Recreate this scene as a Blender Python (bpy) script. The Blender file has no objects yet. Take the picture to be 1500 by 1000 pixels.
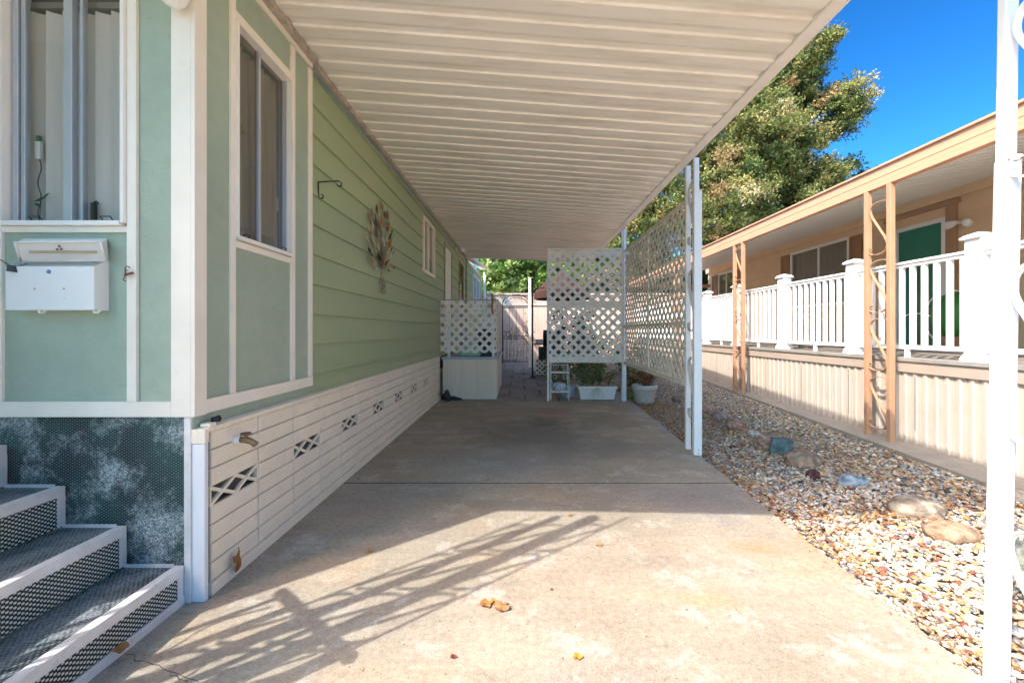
import bpy, math, random
import numpy as np
from mathutils import Vector, Matrix, noise as mnoise

random.seed(7)
rng = np.random.default_rng(11)
PI = math.pi
R = math.radians
scene = bpy.context.scene
COL = scene.collection

# ------------------------------------------------------------------ materials
def nt(m):
    m.use_nodes = True
    return m.node_tree

def mat(name, col, rough=0.6, var=0.12, scale=3.0, bump=0.0, bscale=60.0, metal=0.0, spec=0.5,
        dirt=None, dirt_amt=0.0, dirt_scale=4.0, dirt_lo=0.5, dirt_hi=0.7, stretch=(1, 1, 1), fine=0.0, fscale=120.0):
    m = bpy.data.materials.new(name)
    t = nt(m); n = t.nodes; l = t.links
    b = n['Principled BSDF']
    b.inputs['Roughness'].default_value = rough
    b.inputs['Metallic'].default_value = metal
    b.inputs['Specular IOR Level'].default_value = spec
    tc = n.new('ShaderNodeTexCoord')
    mp = n.new('ShaderNodeMapping'); mp.inputs['Scale'].default_value = stretch
    l.new(tc.outputs['Object'], mp.inputs['Vector'])
    nz = n.new('ShaderNodeTexNoise'); nz.inputs['Scale'].default_value = scale
    nz.inputs['Detail'].default_value = 6; nz.inputs['Roughness'].default_value = 0.6
    l.new(mp.outputs[0], nz.inputs['Vector'])
    mx = n.new('ShaderNodeMix'); mx.data_type = 'RGBA'
    mx.inputs[6].default_value = (*[c * (1 - var) for c in col], 1)
    mx.inputs[7].default_value = (*[min(1, c * (1 + var)) for c in col], 1)
    mr = n.new('ShaderNodeMapRange'); mr.inputs[1].default_value = 0.3; mr.inputs[2].default_value = 0.7
    l.new(nz.outputs[0], mr.inputs[0]); l.new(mr.outputs[0], mx.inputs[0])
    out = mx.outputs[2]
    if fine:
        f = n.new('ShaderNodeTexNoise'); f.inputs['Scale'].default_value = fscale; f.inputs['Detail'].default_value = 3
        l.new(mp.outputs[0], f.inputs['Vector'])
        fr = n.new('ShaderNodeMapRange'); fr.inputs[1].default_value = .3; fr.inputs[2].default_value = .7
        fr.inputs[3].default_value = 1 - fine; fr.inputs[4].default_value = 1 + fine
        l.new(f.outputs[0], fr.inputs[0])
        vm = n.new('ShaderNodeVectorMath'); vm.operation = 'SCALE'
        l.new(out, vm.inputs[0]); l.new(fr.outputs[0], vm.inputs[3]); out = vm.outputs[0]
    if dirt:
        d = n.new('ShaderNodeTexNoise'); d.inputs['Scale'].default_value = dirt_scale; d.inputs['Detail'].default_value = 8
        d.inputs['Roughness'].default_value = 0.7
        l.new(mp.outputs[0], d.inputs['Vector'])
        dr = n.new('ShaderNodeMapRange'); dr.inputs[1].default_value = dirt_lo; dr.inputs[2].default_value = dirt_hi
        dr.inputs[4].default_value = dirt_amt
        l.new(d.outputs[0], dr.inputs[0])
        m2 = n.new('ShaderNodeMix'); m2.data_type = 'RGBA'
        l.new(dr.outputs[0], m2.inputs[0]); l.new(out, m2.inputs[6]); m2.inputs[7].default_value = (*dirt, 1)
        out = m2.outputs[2]
    l.new(out, b.inputs['Base Color'])
    if bump:
        bz = n.new('ShaderNodeTexNoise'); bz.inputs['Scale'].default_value = bscale; bz.inputs['Detail'].default_value = 4
        l.new(mp.outputs[0], bz.inputs['Vector'])
        bp = n.new('ShaderNodeBump'); bp.inputs['Strength'].default_value = bump; bp.inputs['Distance'].default_value = 0.01
        l.new(bz.outputs[0], bp.inputs['Height']); l.new(bp.outputs[0], b.inputs['Normal'])
    return m

def mathn(t, op, a, b=None, c=None):
    x = t.nodes.new('ShaderNodeMath'); x.operation = op
    for i, v in enumerate((a, b, c)):
        if v is None: continue
        if isinstance(v, (int, float)): x.inputs[i].default_value = v
        else: t.links.new(v, x.inputs[i])
    return x.outputs[0]

def mesh_screen_mat(name, axes, wear_scale, wear_lo, wear_amt, dark, light, thr=0.25, pu=0.0115, pv=0.0065, wear_col=(.42, .48, .48), mid=(.012, .075, .07)):
    """dark sheet with a staggered array of small pale lozenges, worn patches"""
    m = bpy.data.materials.new(name); t = nt(m); n = t.nodes; l = t.links
    b = n['Principled BSDF']; b.inputs['Roughness'].default_value = .65
    tc = n.new('ShaderNodeTexCoord'); s = n.new('ShaderNodeSeparateXYZ'); l.new(tc.outputs['Object'], s.inputs[0])
    u = s.outputs[axes[0]]; v = s.outputs[axes[1]]
    cu = mathn(t, 'COSINE', mathn(t, 'MULTIPLY', u, PI / pu)); cv = mathn(t, 'COSINE', mathn(t, 'MULTIPLY', v, PI / pv))
    p = mathn(t, 'MULTIPLY', cu, cv)
    mask = n.new('ShaderNodeMapRange'); mask.inputs[1].default_value = thr; mask.inputs[2].default_value = thr + .25
    l.new(p, mask.inputs[0])
    big = n.new('ShaderNodeTexNoise'); big.inputs['Scale'].default_value = 2.2; big.inputs['Detail'].default_value = 4
    l.new(tc.outputs['Object'], big.inputs['Vector'])
    br = n.new('ShaderNodeMapRange'); br.inputs[1].default_value = .42; br.inputs[2].default_value = .56
    l.new(big.outputs[0], br.inputs[0])
    base = n.new('ShaderNodeMix'); base.data_type = 'RGBA'
    base.inputs[6].default_value = (*dark, 1); base.inputs[7].default_value = (*mid, 1); l.new(br.outputs[0], base.inputs[0])
    c1 = n.new('ShaderNodeMix'); c1.data_type = 'RGBA'; l.new(mask.outputs[0], c1.inputs[0])
    l.new(base.outputs[2], c1.inputs[6]); c1.inputs[7].default_value = (*light, 1)
    w1 = n.new('ShaderNodeTexNoise'); w1.inputs['Scale'].default_value = wear_scale; w1.inputs['Detail'].default_value = 9
    w1.inputs['Roughness'].default_value = .78
    l.new(tc.outputs['Object'], w1.inputs['Vector'])
    wr = n.new('ShaderNodeMapRange'); wr.inputs[1].default_value = wear_lo; wr.inputs[2].default_value = wear_lo + .14
    wr.inputs[4].default_value = wear_amt
    l.new(w1.outputs[0], wr.inputs[0])
    hf = n.new('ShaderNodeTexNoise'); hf.inputs['Scale'].default_value = 130; hf.inputs['Detail'].default_value = 3
    l.new(tc.outputs['Object'], hf.inputs['Vector'])
    hr_ = n.new('ShaderNodeMapRange'); hr_.inputs[1].default_value = .42; hr_.inputs[2].default_value = .58; hr_.inputs[3].default_value = .25
    l.new(hf.outputs[0], hr_.inputs[0])
    c2 = n.new('ShaderNodeMix'); c2.data_type = 'RGBA'; l.new(mathn(t, 'MULTIPLY', wr.outputs[0], hr_.outputs[0]), c2.inputs[0])
    l.new(c1.outputs[2], c2.inputs[6]); c2.inputs[7].default_value = (*wear_col, 1)
    l.new(c2.outputs[2], b.inputs['Base Color'])
    bp = n.new('ShaderNodeBump'); bp.inputs['Strength'].default_value = .5; bp.inputs['Distance'].default_value = .002
    l.new(p, bp.inputs['Height']); l.new(bp.outputs[0], b.inputs['Normal'])
    return m

def attr_mat(name, rough=.7, translucent=0.0, bump=0.0, spec=.3, fine=.25, fscale=60):
    m = bpy.data.materials.new(name); t = nt(m); n = t.nodes; l = t.links
    b = n['Principled BSDF']; b.inputs['Roughness'].default_value = rough; b.inputs['Specular IOR Level'].default_value = spec
    a = n.new('ShaderNodeVertexColor'); a.layer_name = 'Col'
    tc = n.new('ShaderNodeTexCoord')
    f = n.new('ShaderNodeTexNoise'); f.inputs['Scale'].default_value = fscale; f.inputs['Detail'].default_value = 3
    l.new(tc.outputs['Object'], f.inputs['Vector'])
    fr = n.new('ShaderNodeMapRange'); fr.inputs[1].default_value = .3; fr.inputs[2].default_value = .7
    fr.inputs[3].default_value = 1 - fine; fr.inputs[4].default_value = 1 + fine
    l.new(f.outputs[0], fr.inputs[0])
    vm = n.new('ShaderNodeVectorMath'); vm.operation = 'SCALE'
    l.new(a.outputs['Color'], vm.inputs[0]); l.new(fr.outputs[0], vm.inputs[3])
    l.new(vm.outputs[0], b.inputs['Base Color'])
    if translucent:
        tr = n.new('ShaderNodeBsdfTranslucent'); l.new(vm.outputs[0], tr.inputs[0])
        mx = n.new('ShaderNodeMixShader'); mx.inputs[0].default_value = translucent
        l.new(b.outputs[0], mx.inputs[1]); l.new(tr.outputs[0], mx.inputs[2])
        l.new(mx.outputs[0], n['Material Output'].inputs[0])
    return m

def glass_mat(name='window_glass', tint=(.93, .94, .93), refl=1.0):
    m = bpy.data.materials.new(name); t = nt(m); n = t.nodes; l = t.links
    n.remove(n['Principled BSDF'])
    tr = n.new('ShaderNodeBsdfTransparent'); tr.inputs[0].default_value = (*tint, 1)
    gl = n.new('ShaderNodeBsdfGlossy'); gl.inputs['Roughness'].default_value = .02
    fz = n.new('ShaderNodeFresnel'); fz.inputs['IOR'].default_value = 1.5
    ge = n.new('ShaderNodeNewGeometry')
    k = mathn(t, 'MULTIPLY', mathn(t, 'MULTIPLY', fz.outputs[0], 1.6 * refl), mathn(t, 'SUBTRACT', 1.0, ge.outputs['Backfacing']))
    k = mathn(t, 'MINIMUM', k, 1.0)
    mx = n.new('ShaderNodeMixShader'); l.new(k, mx.inputs[0]); l.new(tr.outputs[0], mx.inputs[1]); l.new(gl.outputs[0], mx.inputs[2])
    l.new(mx.outputs[0], n['Material Output'].inputs[0])
    return m

def stucco_mat(name, col):
    m = mat(name, col, rough=.62, var=.07, scale=2.2, fine=.04, fscale=14)
    t = m.node_tree; n = t.nodes; l = t.links
    tc = n.new('ShaderNodeTexCoord')
    a = n.new('ShaderNodeTexNoise'); a.inputs['Scale'].default_value = 14; a.inputs['Detail'].default_value = 3; a.inputs['Distortion'].default_value = 2.2
    l.new(tc.outputs['Object'], a.inputs['Vector'])
    r = n.new('ShaderNodeMapRange'); r.inputs[1].default_value = .52; r.inputs[2].default_value = .64
    l.new(a.outputs[0], r.inputs[0])
    bp = n.new('ShaderNodeBump'); bp.inputs['Strength'].default_value = .22; bp.inputs['Distance'].default_value = .012
    l.new(r.outputs[0], bp.inputs['Height']); l.new(bp.outputs[0], n['Principled BSDF'].inputs['Normal'])
    return m

M = {}
M['stucco'] = stucco_mat('green_panel_paint', (.35, .43, .335))
M['siding'] = mat('green_siding_paint', (.335, .415, .245), rough=.55, var=.08, scale=1.5, bump=.12, bscale=16, stretch=(1, .25, 1),
                  dirt=(.34, .37, .22), dirt_amt=.4, dirt_scale=1.4, dirt_lo=.45, dirt_hi=.75)
M['cream'] = mat('cream_trim_paint', (.84, .785, .68), rough=.5, var=.05, scale=5, dirt=(.5, .42, .3), dirt_amt=.25, dirt_scale=11, dirt_lo=.58, dirt_hi=.75)
M['white'] = mat('white_paint', (.82, .79, .73), rough=.45, var=.04, scale=6, dirt=(.45, .40, .33), dirt_amt=.3, dirt_scale=14, dirt_lo=.62, dirt_hi=.75)
M['white_metal'] = mat('white_metal_post', (.78, .80, .82), rough=.38, var=.04, scale=7, dirt=(.4, .38, .35), dirt_amt=.35, dirt_scale=18, dirt_lo=.63, dirt_hi=.74)
M['vinyl'] = mat('white_vinyl', (.86, .86, .86), rough=.4, var=.02, scale=3)
M['lattice'] = mat('weathered_white_lattice', (.88, .86, .82), rough=.6, var=.08, scale=6, dirt=(.38, .34, .28), dirt_amt=.5, dirt_scale=9, dirt_lo=.5, dirt_hi=.75)
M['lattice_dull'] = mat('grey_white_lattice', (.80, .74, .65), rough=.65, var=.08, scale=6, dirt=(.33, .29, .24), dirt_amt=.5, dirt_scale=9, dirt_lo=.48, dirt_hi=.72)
M['pan'] = mat('carport_pan_enamel', (.90, .865, .79), rough=.38, var=.06, scale=1.4, stretch=(.35, 2.2, 1), dirt=(.50, .42, .31), dirt_amt=.5, dirt_scale=3.1, dirt_lo=.48, dirt_hi=.72)
M['ledger'] = mat('aged_ledger_metal', (.46, .41, .34), rough=.6, var=.2, scale=9, dirt=(.14, .11, .08), dirt_amt=.7, dirt_scale=22, dirt_lo=.5, dirt_hi=.68)
M['block'] = mat('cream_block_paint', (.85, .765, .62), rough=.7, var=.07, scale=3.5, bump=.35, bscale=45, dirt=(.42, .35, .27), dirt_amt=.4, dirt_scale=7, dirt_lo=.55, dirt_hi=.78)
M['alu'] = mat('aluminium_angle', (.78, .78, .78), rough=.38, var=.08, scale=14, metal=.25, dirt=(.35, .33, .3), dirt_amt=.4, dirt_scale=30, dirt_lo=.55, dirt_hi=.75)
M['alu_dull'] = mat('bronze_window_aluminium', (.30, .29, .27), rough=.35, var=.08, scale=10, metal=.6)
M['alu_win'] = mat('window_aluminium', (.52, .55, .58), rough=.35, var=.05, scale=10, metal=.5)
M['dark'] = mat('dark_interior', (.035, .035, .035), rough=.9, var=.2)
M['blind'] = mat('vertical_blind_fabric', (.74, .70, .64), rough=.85, var=.08, scale=2, stretch=(5, 5, .4))
M['black_iron'] = mat('black_iron', (.02, .02, .02), rough=.45, var=.3, scale=20)
M['rust'] = mat('rusty_brown_metal', (.20, .10, .06), rough=.7, var=.4, scale=60)
M['brass'] = mat('aged_brass', (.30, .22, .11), rough=.42, var=.3, scale=40, metal=.8)
M['mailbox'] = mat('white_mailbox_enamel', (.80, .80, .78), rough=.4, var=.03, scale=8, dirt=(.35, .20, .10), dirt_amt=.55, dirt_scale=16, dirt_lo=.64, dirt_hi=.75)
M['mailbox_side'] = M['mailbox']
M['glass'] = glass_mat()
M['glass_dim'] = glass_mat('window_glass_dim', (.72, .72, .70), 1.0)
M['door'] = mat('white_door_paint', (.78, .76, .72), rough=.4, var=.03)
M['green_door'] = mat('dark_green_door', (.015, .20, .15), rough=.35, var=.1, scale=3)
M['tan_wall'] = mat('tan_wall_paint', (.75, .565, .37), rough=.7, var=.07, scale=2, bump=.1, bscale=20)
M['orange'] = mat('salmon_fascia_paint', (.64, .345, .205), rough=.45, var=.05, scale=4, dirt=(.4, .2, .12), dirt_amt=.25, dirt_scale=13, dirt_lo=.6, dirt_hi=.75)
M['shutter'] = mat('brown_shutter', (.34, .19, .10), rough=.55, var=.08)
M['pan_grey'] = mat('neighbour_pan_enamel', (.84, .83, .80), rough=.45, var=.06, scale=2, stretch=(.3, 3, 1))
M['skirt_tan'] = mat('taupe_vinyl_skirt', (.50, .44, .38), rough=.6, var=.05, scale=3, dirt=(.33, .27, .22), dirt_amt=.4, dirt_scale=5, dirt_lo=.5, dirt_hi=.8)
M['deck_trim'] = mat('taupe_deck_board', (.42, .355, .30), rough=.65, var=.1, scale=6, stretch=(1, .2, 1))
M['deck'] = mat('grey_deck_board', (.30, .29, .275), rough=.6, var=.15, scale=8, stretch=(.2, 1, 1))
M['beadboard'] = mat('cream_beadboard', (.84, .75, .62), rough=.6, var=.1, scale=10, stretch=(1, 1, .08), dirt=(.55, .47, .38), dirt_amt=.4, dirt_scale=5, dirt_lo=.5, dirt_hi=.8)
M['paver'] = mat('dark_paver', (.30, .27, .235), rough=.8, var=.22, scale=2.2, bump=.3, bscale=30, fine=.25, fscale=50)
M['kerbc'] = mat('kerb_concrete', (.34, .30, .25), rough=.85, var=.12, scale=4, bump=.3, bscale=70, fine=.2, fscale=160, dirt=(.18, .15, .12), dirt_amt=.4, dirt_scale=5)
M['soil'] = mat('brown_soil', (.36, .30, .22), rough=.95, var=.25, scale=12, bump=.6, bscale=60, fine=.4, fscale=90)
M['cedar'] = mat('weathered_pink_cedar', (.62, .46, .38), rough=.8, var=.15, scale=7, stretch=(6, 1, .3), dirt=(.3, .2, .15), dirt_amt=.4, dirt_scale=3)
M['bark'] = mat('brown_bark', (.16, .12, .085), rough=.9, var=.4, scale=12, bump=.8, bscale=20, stretch=(1, 1, .3))
M['pale_bark'] = mat('pale_bark', (.30, .24, .18), rough=.9, var=.3, scale=12, bump=.8, bscale=20, stretch=(1, 1, .3))
M['maroon'] = mat('maroon_canvas', (.05, .02, .016), rough=.9, var=.2, scale=8)
M['teal_plastic'] = mat('translucent_green_plastic', (.45, .68, .55), rough=.3, var=.12, scale=7)
M['blue_pot'] = mat('pale_blue_glaze', (.45, .56, .68), rough=.4, var=.15, scale=20)
M['pot'] = mat('stone_pot', (.50, .47, .44), rough=.75, var=.1, scale=8, dirt=(.25, .21, .18), dirt_amt=.5, dirt_scale=6)
M['white_pot'] = mat('white_plastic_planter', (.74, .76, .77), rough=.5, var=.04)
M['shoe'] = mat('dark_grey_rubber', (.035, .04, .045), rough=.6, var=.5, scale=40)
M['hose_green'] = mat('green_plastic', (.04, .20, .03), rough=.4, var=.15)
M['leaf'] = attr_mat('foliage', rough=.55, translucent=.25, spec=.35, fine=.15, fscale=8)
M['pebble'] = attr_mat('pebble_stone', rough=.65, fine=.22, fscale=90)
M['litter'] = attr_mat('dry_leaf', rough=.75, translucent=.1, fine=.25, fscale=70)
M['rock'] = attr_mat('boulder_stone', rough=.8, fine=.3, fscale=22)
M['tinleaf'] = attr_mat('patinated_tin', rough=.35, fine=.3, fscale=80)
M['tinleaf'].node_tree.nodes['Principled BSDF'].inputs['Metallic'].default_value = .25
M['wire'] = mat('silver_wire', (.34, .29, .22), rough=.35, var=.2, metal=.8)
M['panel_mesh'] = mesh_screen_mat('green_mesh_panel', (0, 2), 3.6, .46, 1.0, (.003, .008, .012), (.17, .22, .22), thr=.42, mid=(.004, .05, .045), pu=.010, pv=.0062)
M['riser_mesh'] = mesh_screen_mat('perforated_riser', (1, 2), 6, .70, .5, (.010, .012, .013), (.66, .68, .64), thr=.12, mid=(.012, .03, .022), pu=.0115, pv=.0085)
M['tread_mesh'] = mesh_screen_mat('worn_tread', (1, 0), 7, .42, .8, (.015, .025, .035), (.16, .20, .22), thr=.25, pu=.0115, pv=.009, wear_col=(.27, .30, .33), mid=(.02, .05, .055))
M['globe'] = mat('white_glass_globe', (.85, .85, .82), rough=.25, var=.01)
M['crack'] = mat('dark_crack', (.05, .045, .04), rough=.95)

M['scroll_shaded'] = mat('shaded_white_scroll', (.46, .43, .39), rough=.6, var=.15, scale=20)  # white post metal darkened: the shade on the scrolls is put into the colour
M['orange_post'] = mat('brown_salmon_post', (.46, .27, .165), rough=.5, var=.08, scale=6, dirt=(.3, .17, .1), dirt_amt=.4, dirt_scale=15, dirt_lo=.55, dirt_hi=.72)
# rough weathered bump for rocks
def add_bump(m, s, sc, d=.02):
    t = m.node_tree; n = t.nodes
    tc = n.new('ShaderNodeTexCoord'); z = n.new('ShaderNodeTexNoise'); z.inputs['Scale'].default_value = sc; z.inputs['Detail'].default_value = 8
    t.links.new(tc.outputs['Object'], z.inputs['Vector'])
    bp = n.new('ShaderNodeBump'); bp.inputs['Strength'].default_value = s; bp.inputs['Distance'].default_value = d
    t.links.new(z.outputs[0], bp.inputs['Height']); t.links.new(bp.outputs[0], n['Principled BSDF'].inputs['Normal'])
add_bump(M['rock'], 1.0, 30)

def concrete_mat():
    m = bpy.data.materials.new('driveway_concrete'); t = nt(m); n = t.nodes; l = t.links
    b = n['Principled BSDF']; b.inputs['Roughness'].default_value = .82; b.inputs['Specular IOR Level'].default_value = .3
    tc = n.new('ShaderNodeTexCoord'); P = tc.outputs['Object']
    def nz(scale, det=6, ro=.6, st=None, dist=0):
        q = n.new('ShaderNodeTexNoise'); q.inputs['Scale'].default_value = scale; q.inputs['Detail'].default_value = det; q.inputs['Roughness'].default_value = ro
        q.inputs['Distortion'].default_value = dist
        if st:
            mp = n.new('ShaderNodeMapping'); mp.inputs['Scale'].default_value = st; l.new(P, mp.inputs[0]); l.new(mp.outputs[0], q.inputs['Vector'])
        else: l.new(P, q.inputs['Vector'])
        return q.outputs[0]
    def rngm(x, a, c, lo=0, hi=1):
        r = n.new('ShaderNodeMapRange'); r.inputs[1].default_value = a; r.inputs[2].default_value = c; r.inputs[3].default_value = lo; r.inputs[4].default_value = hi
        l.new(x, r.inputs[0]); return r.outputs[0]
    def mixc(f, a, c):
        q = n.new('ShaderNodeMix'); q.data_type = 'RGBA'
        l.new(f, q.inputs[0])
        for i, v in ((6, a), (7, c)):
            if isinstance(v, tuple): q.inputs[i].default_value = (*v, 1)
            else: l.new(v, q.inputs[i])
        return q.outputs[2]
    c = mixc(rngm(nz(1.1, 8, .65), .35, .65), (.275, .24, .187), (.38, .34, .275))
    c = mixc(rngm(nz(2.4, 8, .7, (.5, 2.2, 1)), .48, .66, 0, .55), c, (.23, .205, .18))
    c = mixc(rngm(nz(3.5, 8, .75), .53, .62, 0, .55), c, (.46, .44, .40))
    c = mixc(rngm(nz(.8, 5, .6, (1, 1.8, 1), .6), .52, .70, 0, .65), c, (.42, .31, .20))
    # stains with a place of their own: (x, y, rx, ry, colour, strength)
    sp = n.new('ShaderNodeSeparateXYZ'); l.new(P, sp.inputs[0])
    for (x, y, rx, ry, colr, k) in ((.15, 4.9, .9, 1.0, (.19, .165, .145), .8), (.9, 4.3, .7, .5, (.22, .20, .185), .65), (-.5, 6.0, .6, .7, (.30, .24, .18), .5),
                                    (.4, 6.3, .5, .4, (.34, .19, .13), .7), (1.2, 3.1, .6, .3, (.28, .27, .26), .5),
                                    (1.28, 2.35, .17, .09, (.40, .25, .13), .6), (.85, 1.9, .14, .09, (.44, .28, .15), .5), (-.3, 3.9, .8, .6, (.30, .29, .28), .5),
                                    (1.05, 5.7, .5, .6, (.22, .195, .175), .6), (1.3, 3.0, .45, .35, (.22, .215, .21), .7), (.3, 5.6, .35, .45, (.15, .13, .115), .7), (-.9, 3.0, .4, .5, (.28, .26, .24), .4)):
        dx = mathn(t, 'DIVIDE', mathn(t, 'SUBTRACT', sp.outputs[0], x), rx); dy = mathn(t, 'DIVIDE', mathn(t, 'SUBTRACT', sp.outputs[1], y), ry)
        d = mathn(t, 'SQRT', mathn(t, 'ADD', mathn(t, 'MULTIPLY', dx, dx), mathn(t, 'MULTIPLY', dy, dy)))
        d = mathn(t, 'ADD', d, mathn(t, 'MULTIPLY', mathn(t, 'SUBTRACT', nz(3.2, 6, .7), .5), 2.4))
        c = mixc(rngm(d, .35, 1.15, k, 0), c, colr)
    f = rngm(nz(150, 3, .6), .3, .7, .78, 1.22)
    vm = n.new('ShaderNodeVectorMath'); vm.operation = 'SCALE'; l.new(c, vm.inputs[0]); l.new(f, vm.inputs[3])
    f2 = rngm(nz(38, 5, .7), .3, .7, .80, 1.2)
    v2 = n.new('ShaderNodeVectorMath'); v2.operation = 'SCALE'; l.new(vm.outputs[0], v2.inputs[0]); l.new(f2, v2.inputs[3])
    c = v2.outputs[0]
    c = mixc(rngm(nz(9, 7, .75, None, .8), .60, .70, 0, .7), c, (.17, .145, .12))
    sp_ = rngm(nz(55, 2, .5), .68, .73, 0, .8)
    c = mixc(sp_, c, (.12, .10, .08))
    l.new(c, b.inputs['Base Color'])
    bp = n.new('ShaderNodeBump'); bp.inputs['Strength'].default_value = .25; bp.inputs['Distance'].default_value = .004
    l.new(nz(120, 5, .7), bp.inputs['Height']); l.new(bp.outputs[0], b.inputs['Normal'])
    return m
M['concrete'] = concrete_mat()

# ------------------------------------------------------------------ mesh builder
class MB:
    def __init__(s): s.v = []; s.f = []; s.c = []
    def add(s, vs, fs, col=None):
        o = len(s.v); s.v += [tuple(p) for p in vs]; s.f += [tuple(i + o for i in f) for f in fs]
        if col is not None: s.c += [(*col, 1.0)] * len(vs)
        return s
    def box(s, x0, x1, y0, y1, z0, z1, col=None):
        return s.hexa([(x0, y0, z0), (x1, y0, z0), (x1, y1, z0), (x0, y1, z0), (x0, y0, z1), (x1, y0, z1), (x1, y1, z1), (x0, y1, z1)], col)
    def hexa(s, p, col=None):
        return s.add(p, [(0, 3, 2, 1), (4, 5, 6, 7), (0, 1, 5, 4), (1, 2, 6, 5), (2, 3, 7, 6), (3, 0, 4, 7)], col)
    def beam(s, a, b, w, h, up=(0, 0, 1), col=None):
        a = Vector(a); b = Vector(b); d = (b - a).normalized(); up = Vector(up)
        x = d.cross(up)
        if x.length < 1e-4: x = d.cross(Vector((1, 0, 0)))
        x.normalize(); y = x.cross(d).normalized()
        P = [p + x * sx * w / 2 + y * sy * h / 2 for p in (a, b) for sx, sy in ((-1, -1), (1, -1), (1, 1), (-1, 1))]
        return s.add(P, [(0, 1, 2, 3), (7, 6, 5, 4), (0, 4, 5, 1), (1, 5, 6, 2), (2, 6, 7, 3), (3, 7, 4, 0)], col)
    def tube(s, pts, r, n=8, col=None, caps=True):
        pts = [Vector(p) for p in pts]; m = len(pts)
        rr = r if isinstance(r, (list, tuple)) else [r] * m
        vs = []; fs = []; prev = None
        for i, p in enumerate(pts):
            d = (pts[min(i + 1, m - 1)] - pts[max(i - 1, 0)])
            if d.length < 1e-9: d = Vector((0, 0, 1))
            d.normalize()
            if prev is None:
                x = d.cross(Vector((0, 0, 1)) if abs(d.z) < .9 else Vector((1, 0, 0))).normalized()
            else:
                x = (prev - d * prev.dot(d)).normalized()
            prev = x; y = d.cross(x)
            for k in range(n):
                a = 2 * PI * k / n
                vs.append(p + (x * math.cos(a) + y * math.sin(a)) * rr[i])
        for i in range(m - 1):
            for k in range(n):
                fs.append((i * n + k, i * n + (k + 1) % n, (i + 1) * n + (k + 1) % n, (i + 1) * n + k))
        if caps:
            fs.append(tuple(range(n))[::-1]); fs.append(tuple((m - 1) * n + k for k in range(n)))
        return s.add(vs, fs, col)
    def ribbon(s, pts, wdir, w, t, col=None):
        """flat bar following pts, width w along wdir, thickness t"""
        pts = [Vector(p) for p in pts]; W = Vector(wdir).normalized() * w / 2; m = len(pts); vs = []; fs = []
        for i, p in enumerate(pts):
            d = (pts[min(i + 1, m - 1)] - pts[max(i - 1, 0)]).normalized(); N = d.cross(W).normalized() * t / 2
            vs += [p - W - N, p + W - N, p + W + N, p - W + N]
        for i in range(m - 1):
            for k in range(4):
                fs.append((i * 4 + k, i * 4 + (k + 1) % 4, (i + 1) * 4 + (k + 1) % 4, (i + 1) * 4 + k))
        fs.append((3, 2, 1, 0)); fs.append(tuple((m - 1) * 4 + k for k in range(4)))
        return s.add(vs, fs, col)
    def lathe(s, c, prof, n=24, col=None, wob=0):
        vs = []; fs = []; m = len(prof)
        for (r, z) in prof:
            for k in range(n):
                a = 2 * PI * k / n; q = r * (1 + wob * math.cos(a * 12))
                vs.append((c[0] + q * math.cos(a), c[1] + q * math.sin(a), c[2] + z))
        for i in range(m - 1):
            for k in range(n):
                fs.append((i * n + k, i * n + (k + 1) % n, (i + 1) * n + (k + 1) % n, (i + 1) * n + k))
        fs.append(tuple(range(n))[::-1]); fs.append(tuple((m - 1) * n + k for k in range(n)))
        return s.add(vs, fs, col)
    def prism(s, poly, to3, t, col=None):
        """poly: 2D list; to3(u,v,w)->xyz; thickness w 0..t"""
        n = len(poly)
        vs = [to3(u, v, 0) for u, v in poly] + [to3(u, v, t) for u, v in poly]
        fs = [tuple(range(n))[::-1], tuple(range(n, 2 * n))] + [(i, (i + 1) % n, n + (i + 1) % n, n + i) for i in range(n)]
        return s.add(vs, fs, col)
    def build(s, name, m, parent=None, bevel=0, smooth=False, seg=2):
        me = bpy.data.meshes.new(name)
        me.from_pydata([tuple(p) for p in s.v], [], s.f); me.validate(); me.update()
        if s.c and len(s.c) == len(s.v) == len(me.vertices):
            a = me.color_attributes.new('Col', 'FLOAT_COLOR', 'POINT'); a.data.foreach_set('color', np.array(s.c, dtype=np.float32).ravel())
        me.materials.append(m)
        import bmesh
        bm = bmesh.new(); bm.from_mesh(me); bmesh.ops.recalc_face_normals(bm, faces=bm.faces); bm.to_mesh(me); bm.free()
        if smooth: me.polygons.foreach_set('use_smooth', [True] * len(me.polygons))
        o = bpy.data.objects.new(name, me); COL.objects.link(o)
        if bevel:
            b = o.modifiers.new('bevel', 'BEVEL'); b.width = bevel; b.segments = seg; b.limit_method = 'ANGLE'; b.angle_limit = R(40)
        if parent is not None: setp(o, parent)
        return o

def setp(o, parent):
    o.parent = parent
    w = WORLD.get(parent.name, Vector((0, 0, 0)))
    o.matrix_parent_inverse = Matrix.Translation(w).inverted()
WORLD = {}
def thing(name, label, cat, loc, group=None):
    o = bpy.data.objects.new(name, None); COL.objects.link(o); o.location = loc; o.empty_display_size = .1
    WORLD[o.name] = Vector(loc)
    return tag(o, label, cat, group)
def tag(o, label, cat, group=None, kind=None):
    o['label'] = label; o['category'] = cat
    if group: o['group'] = group
    if kind: o['kind'] = kind
    return o
def struct(o, label=None):
    o['kind'] = 'structure'
    if label: o['label'] = label
    return o
def centre(o, base=True):
    """put a one-mesh thing's origin at its base centre"""
    me = o.data; n = len(me.vertices); co = np.empty(n * 3, dtype=np.float32); me.vertices.foreach_get('co', co); co = co.reshape(-1, 3)
    c = (co.min(0) + co.max(0)) / 2
    if base: c[2] = co[:, 2].min()
    co -= c; me.vertices.foreach_set('co', co.ravel()); o.location = [float(q) for q in c]; me.update()
    return o

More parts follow.
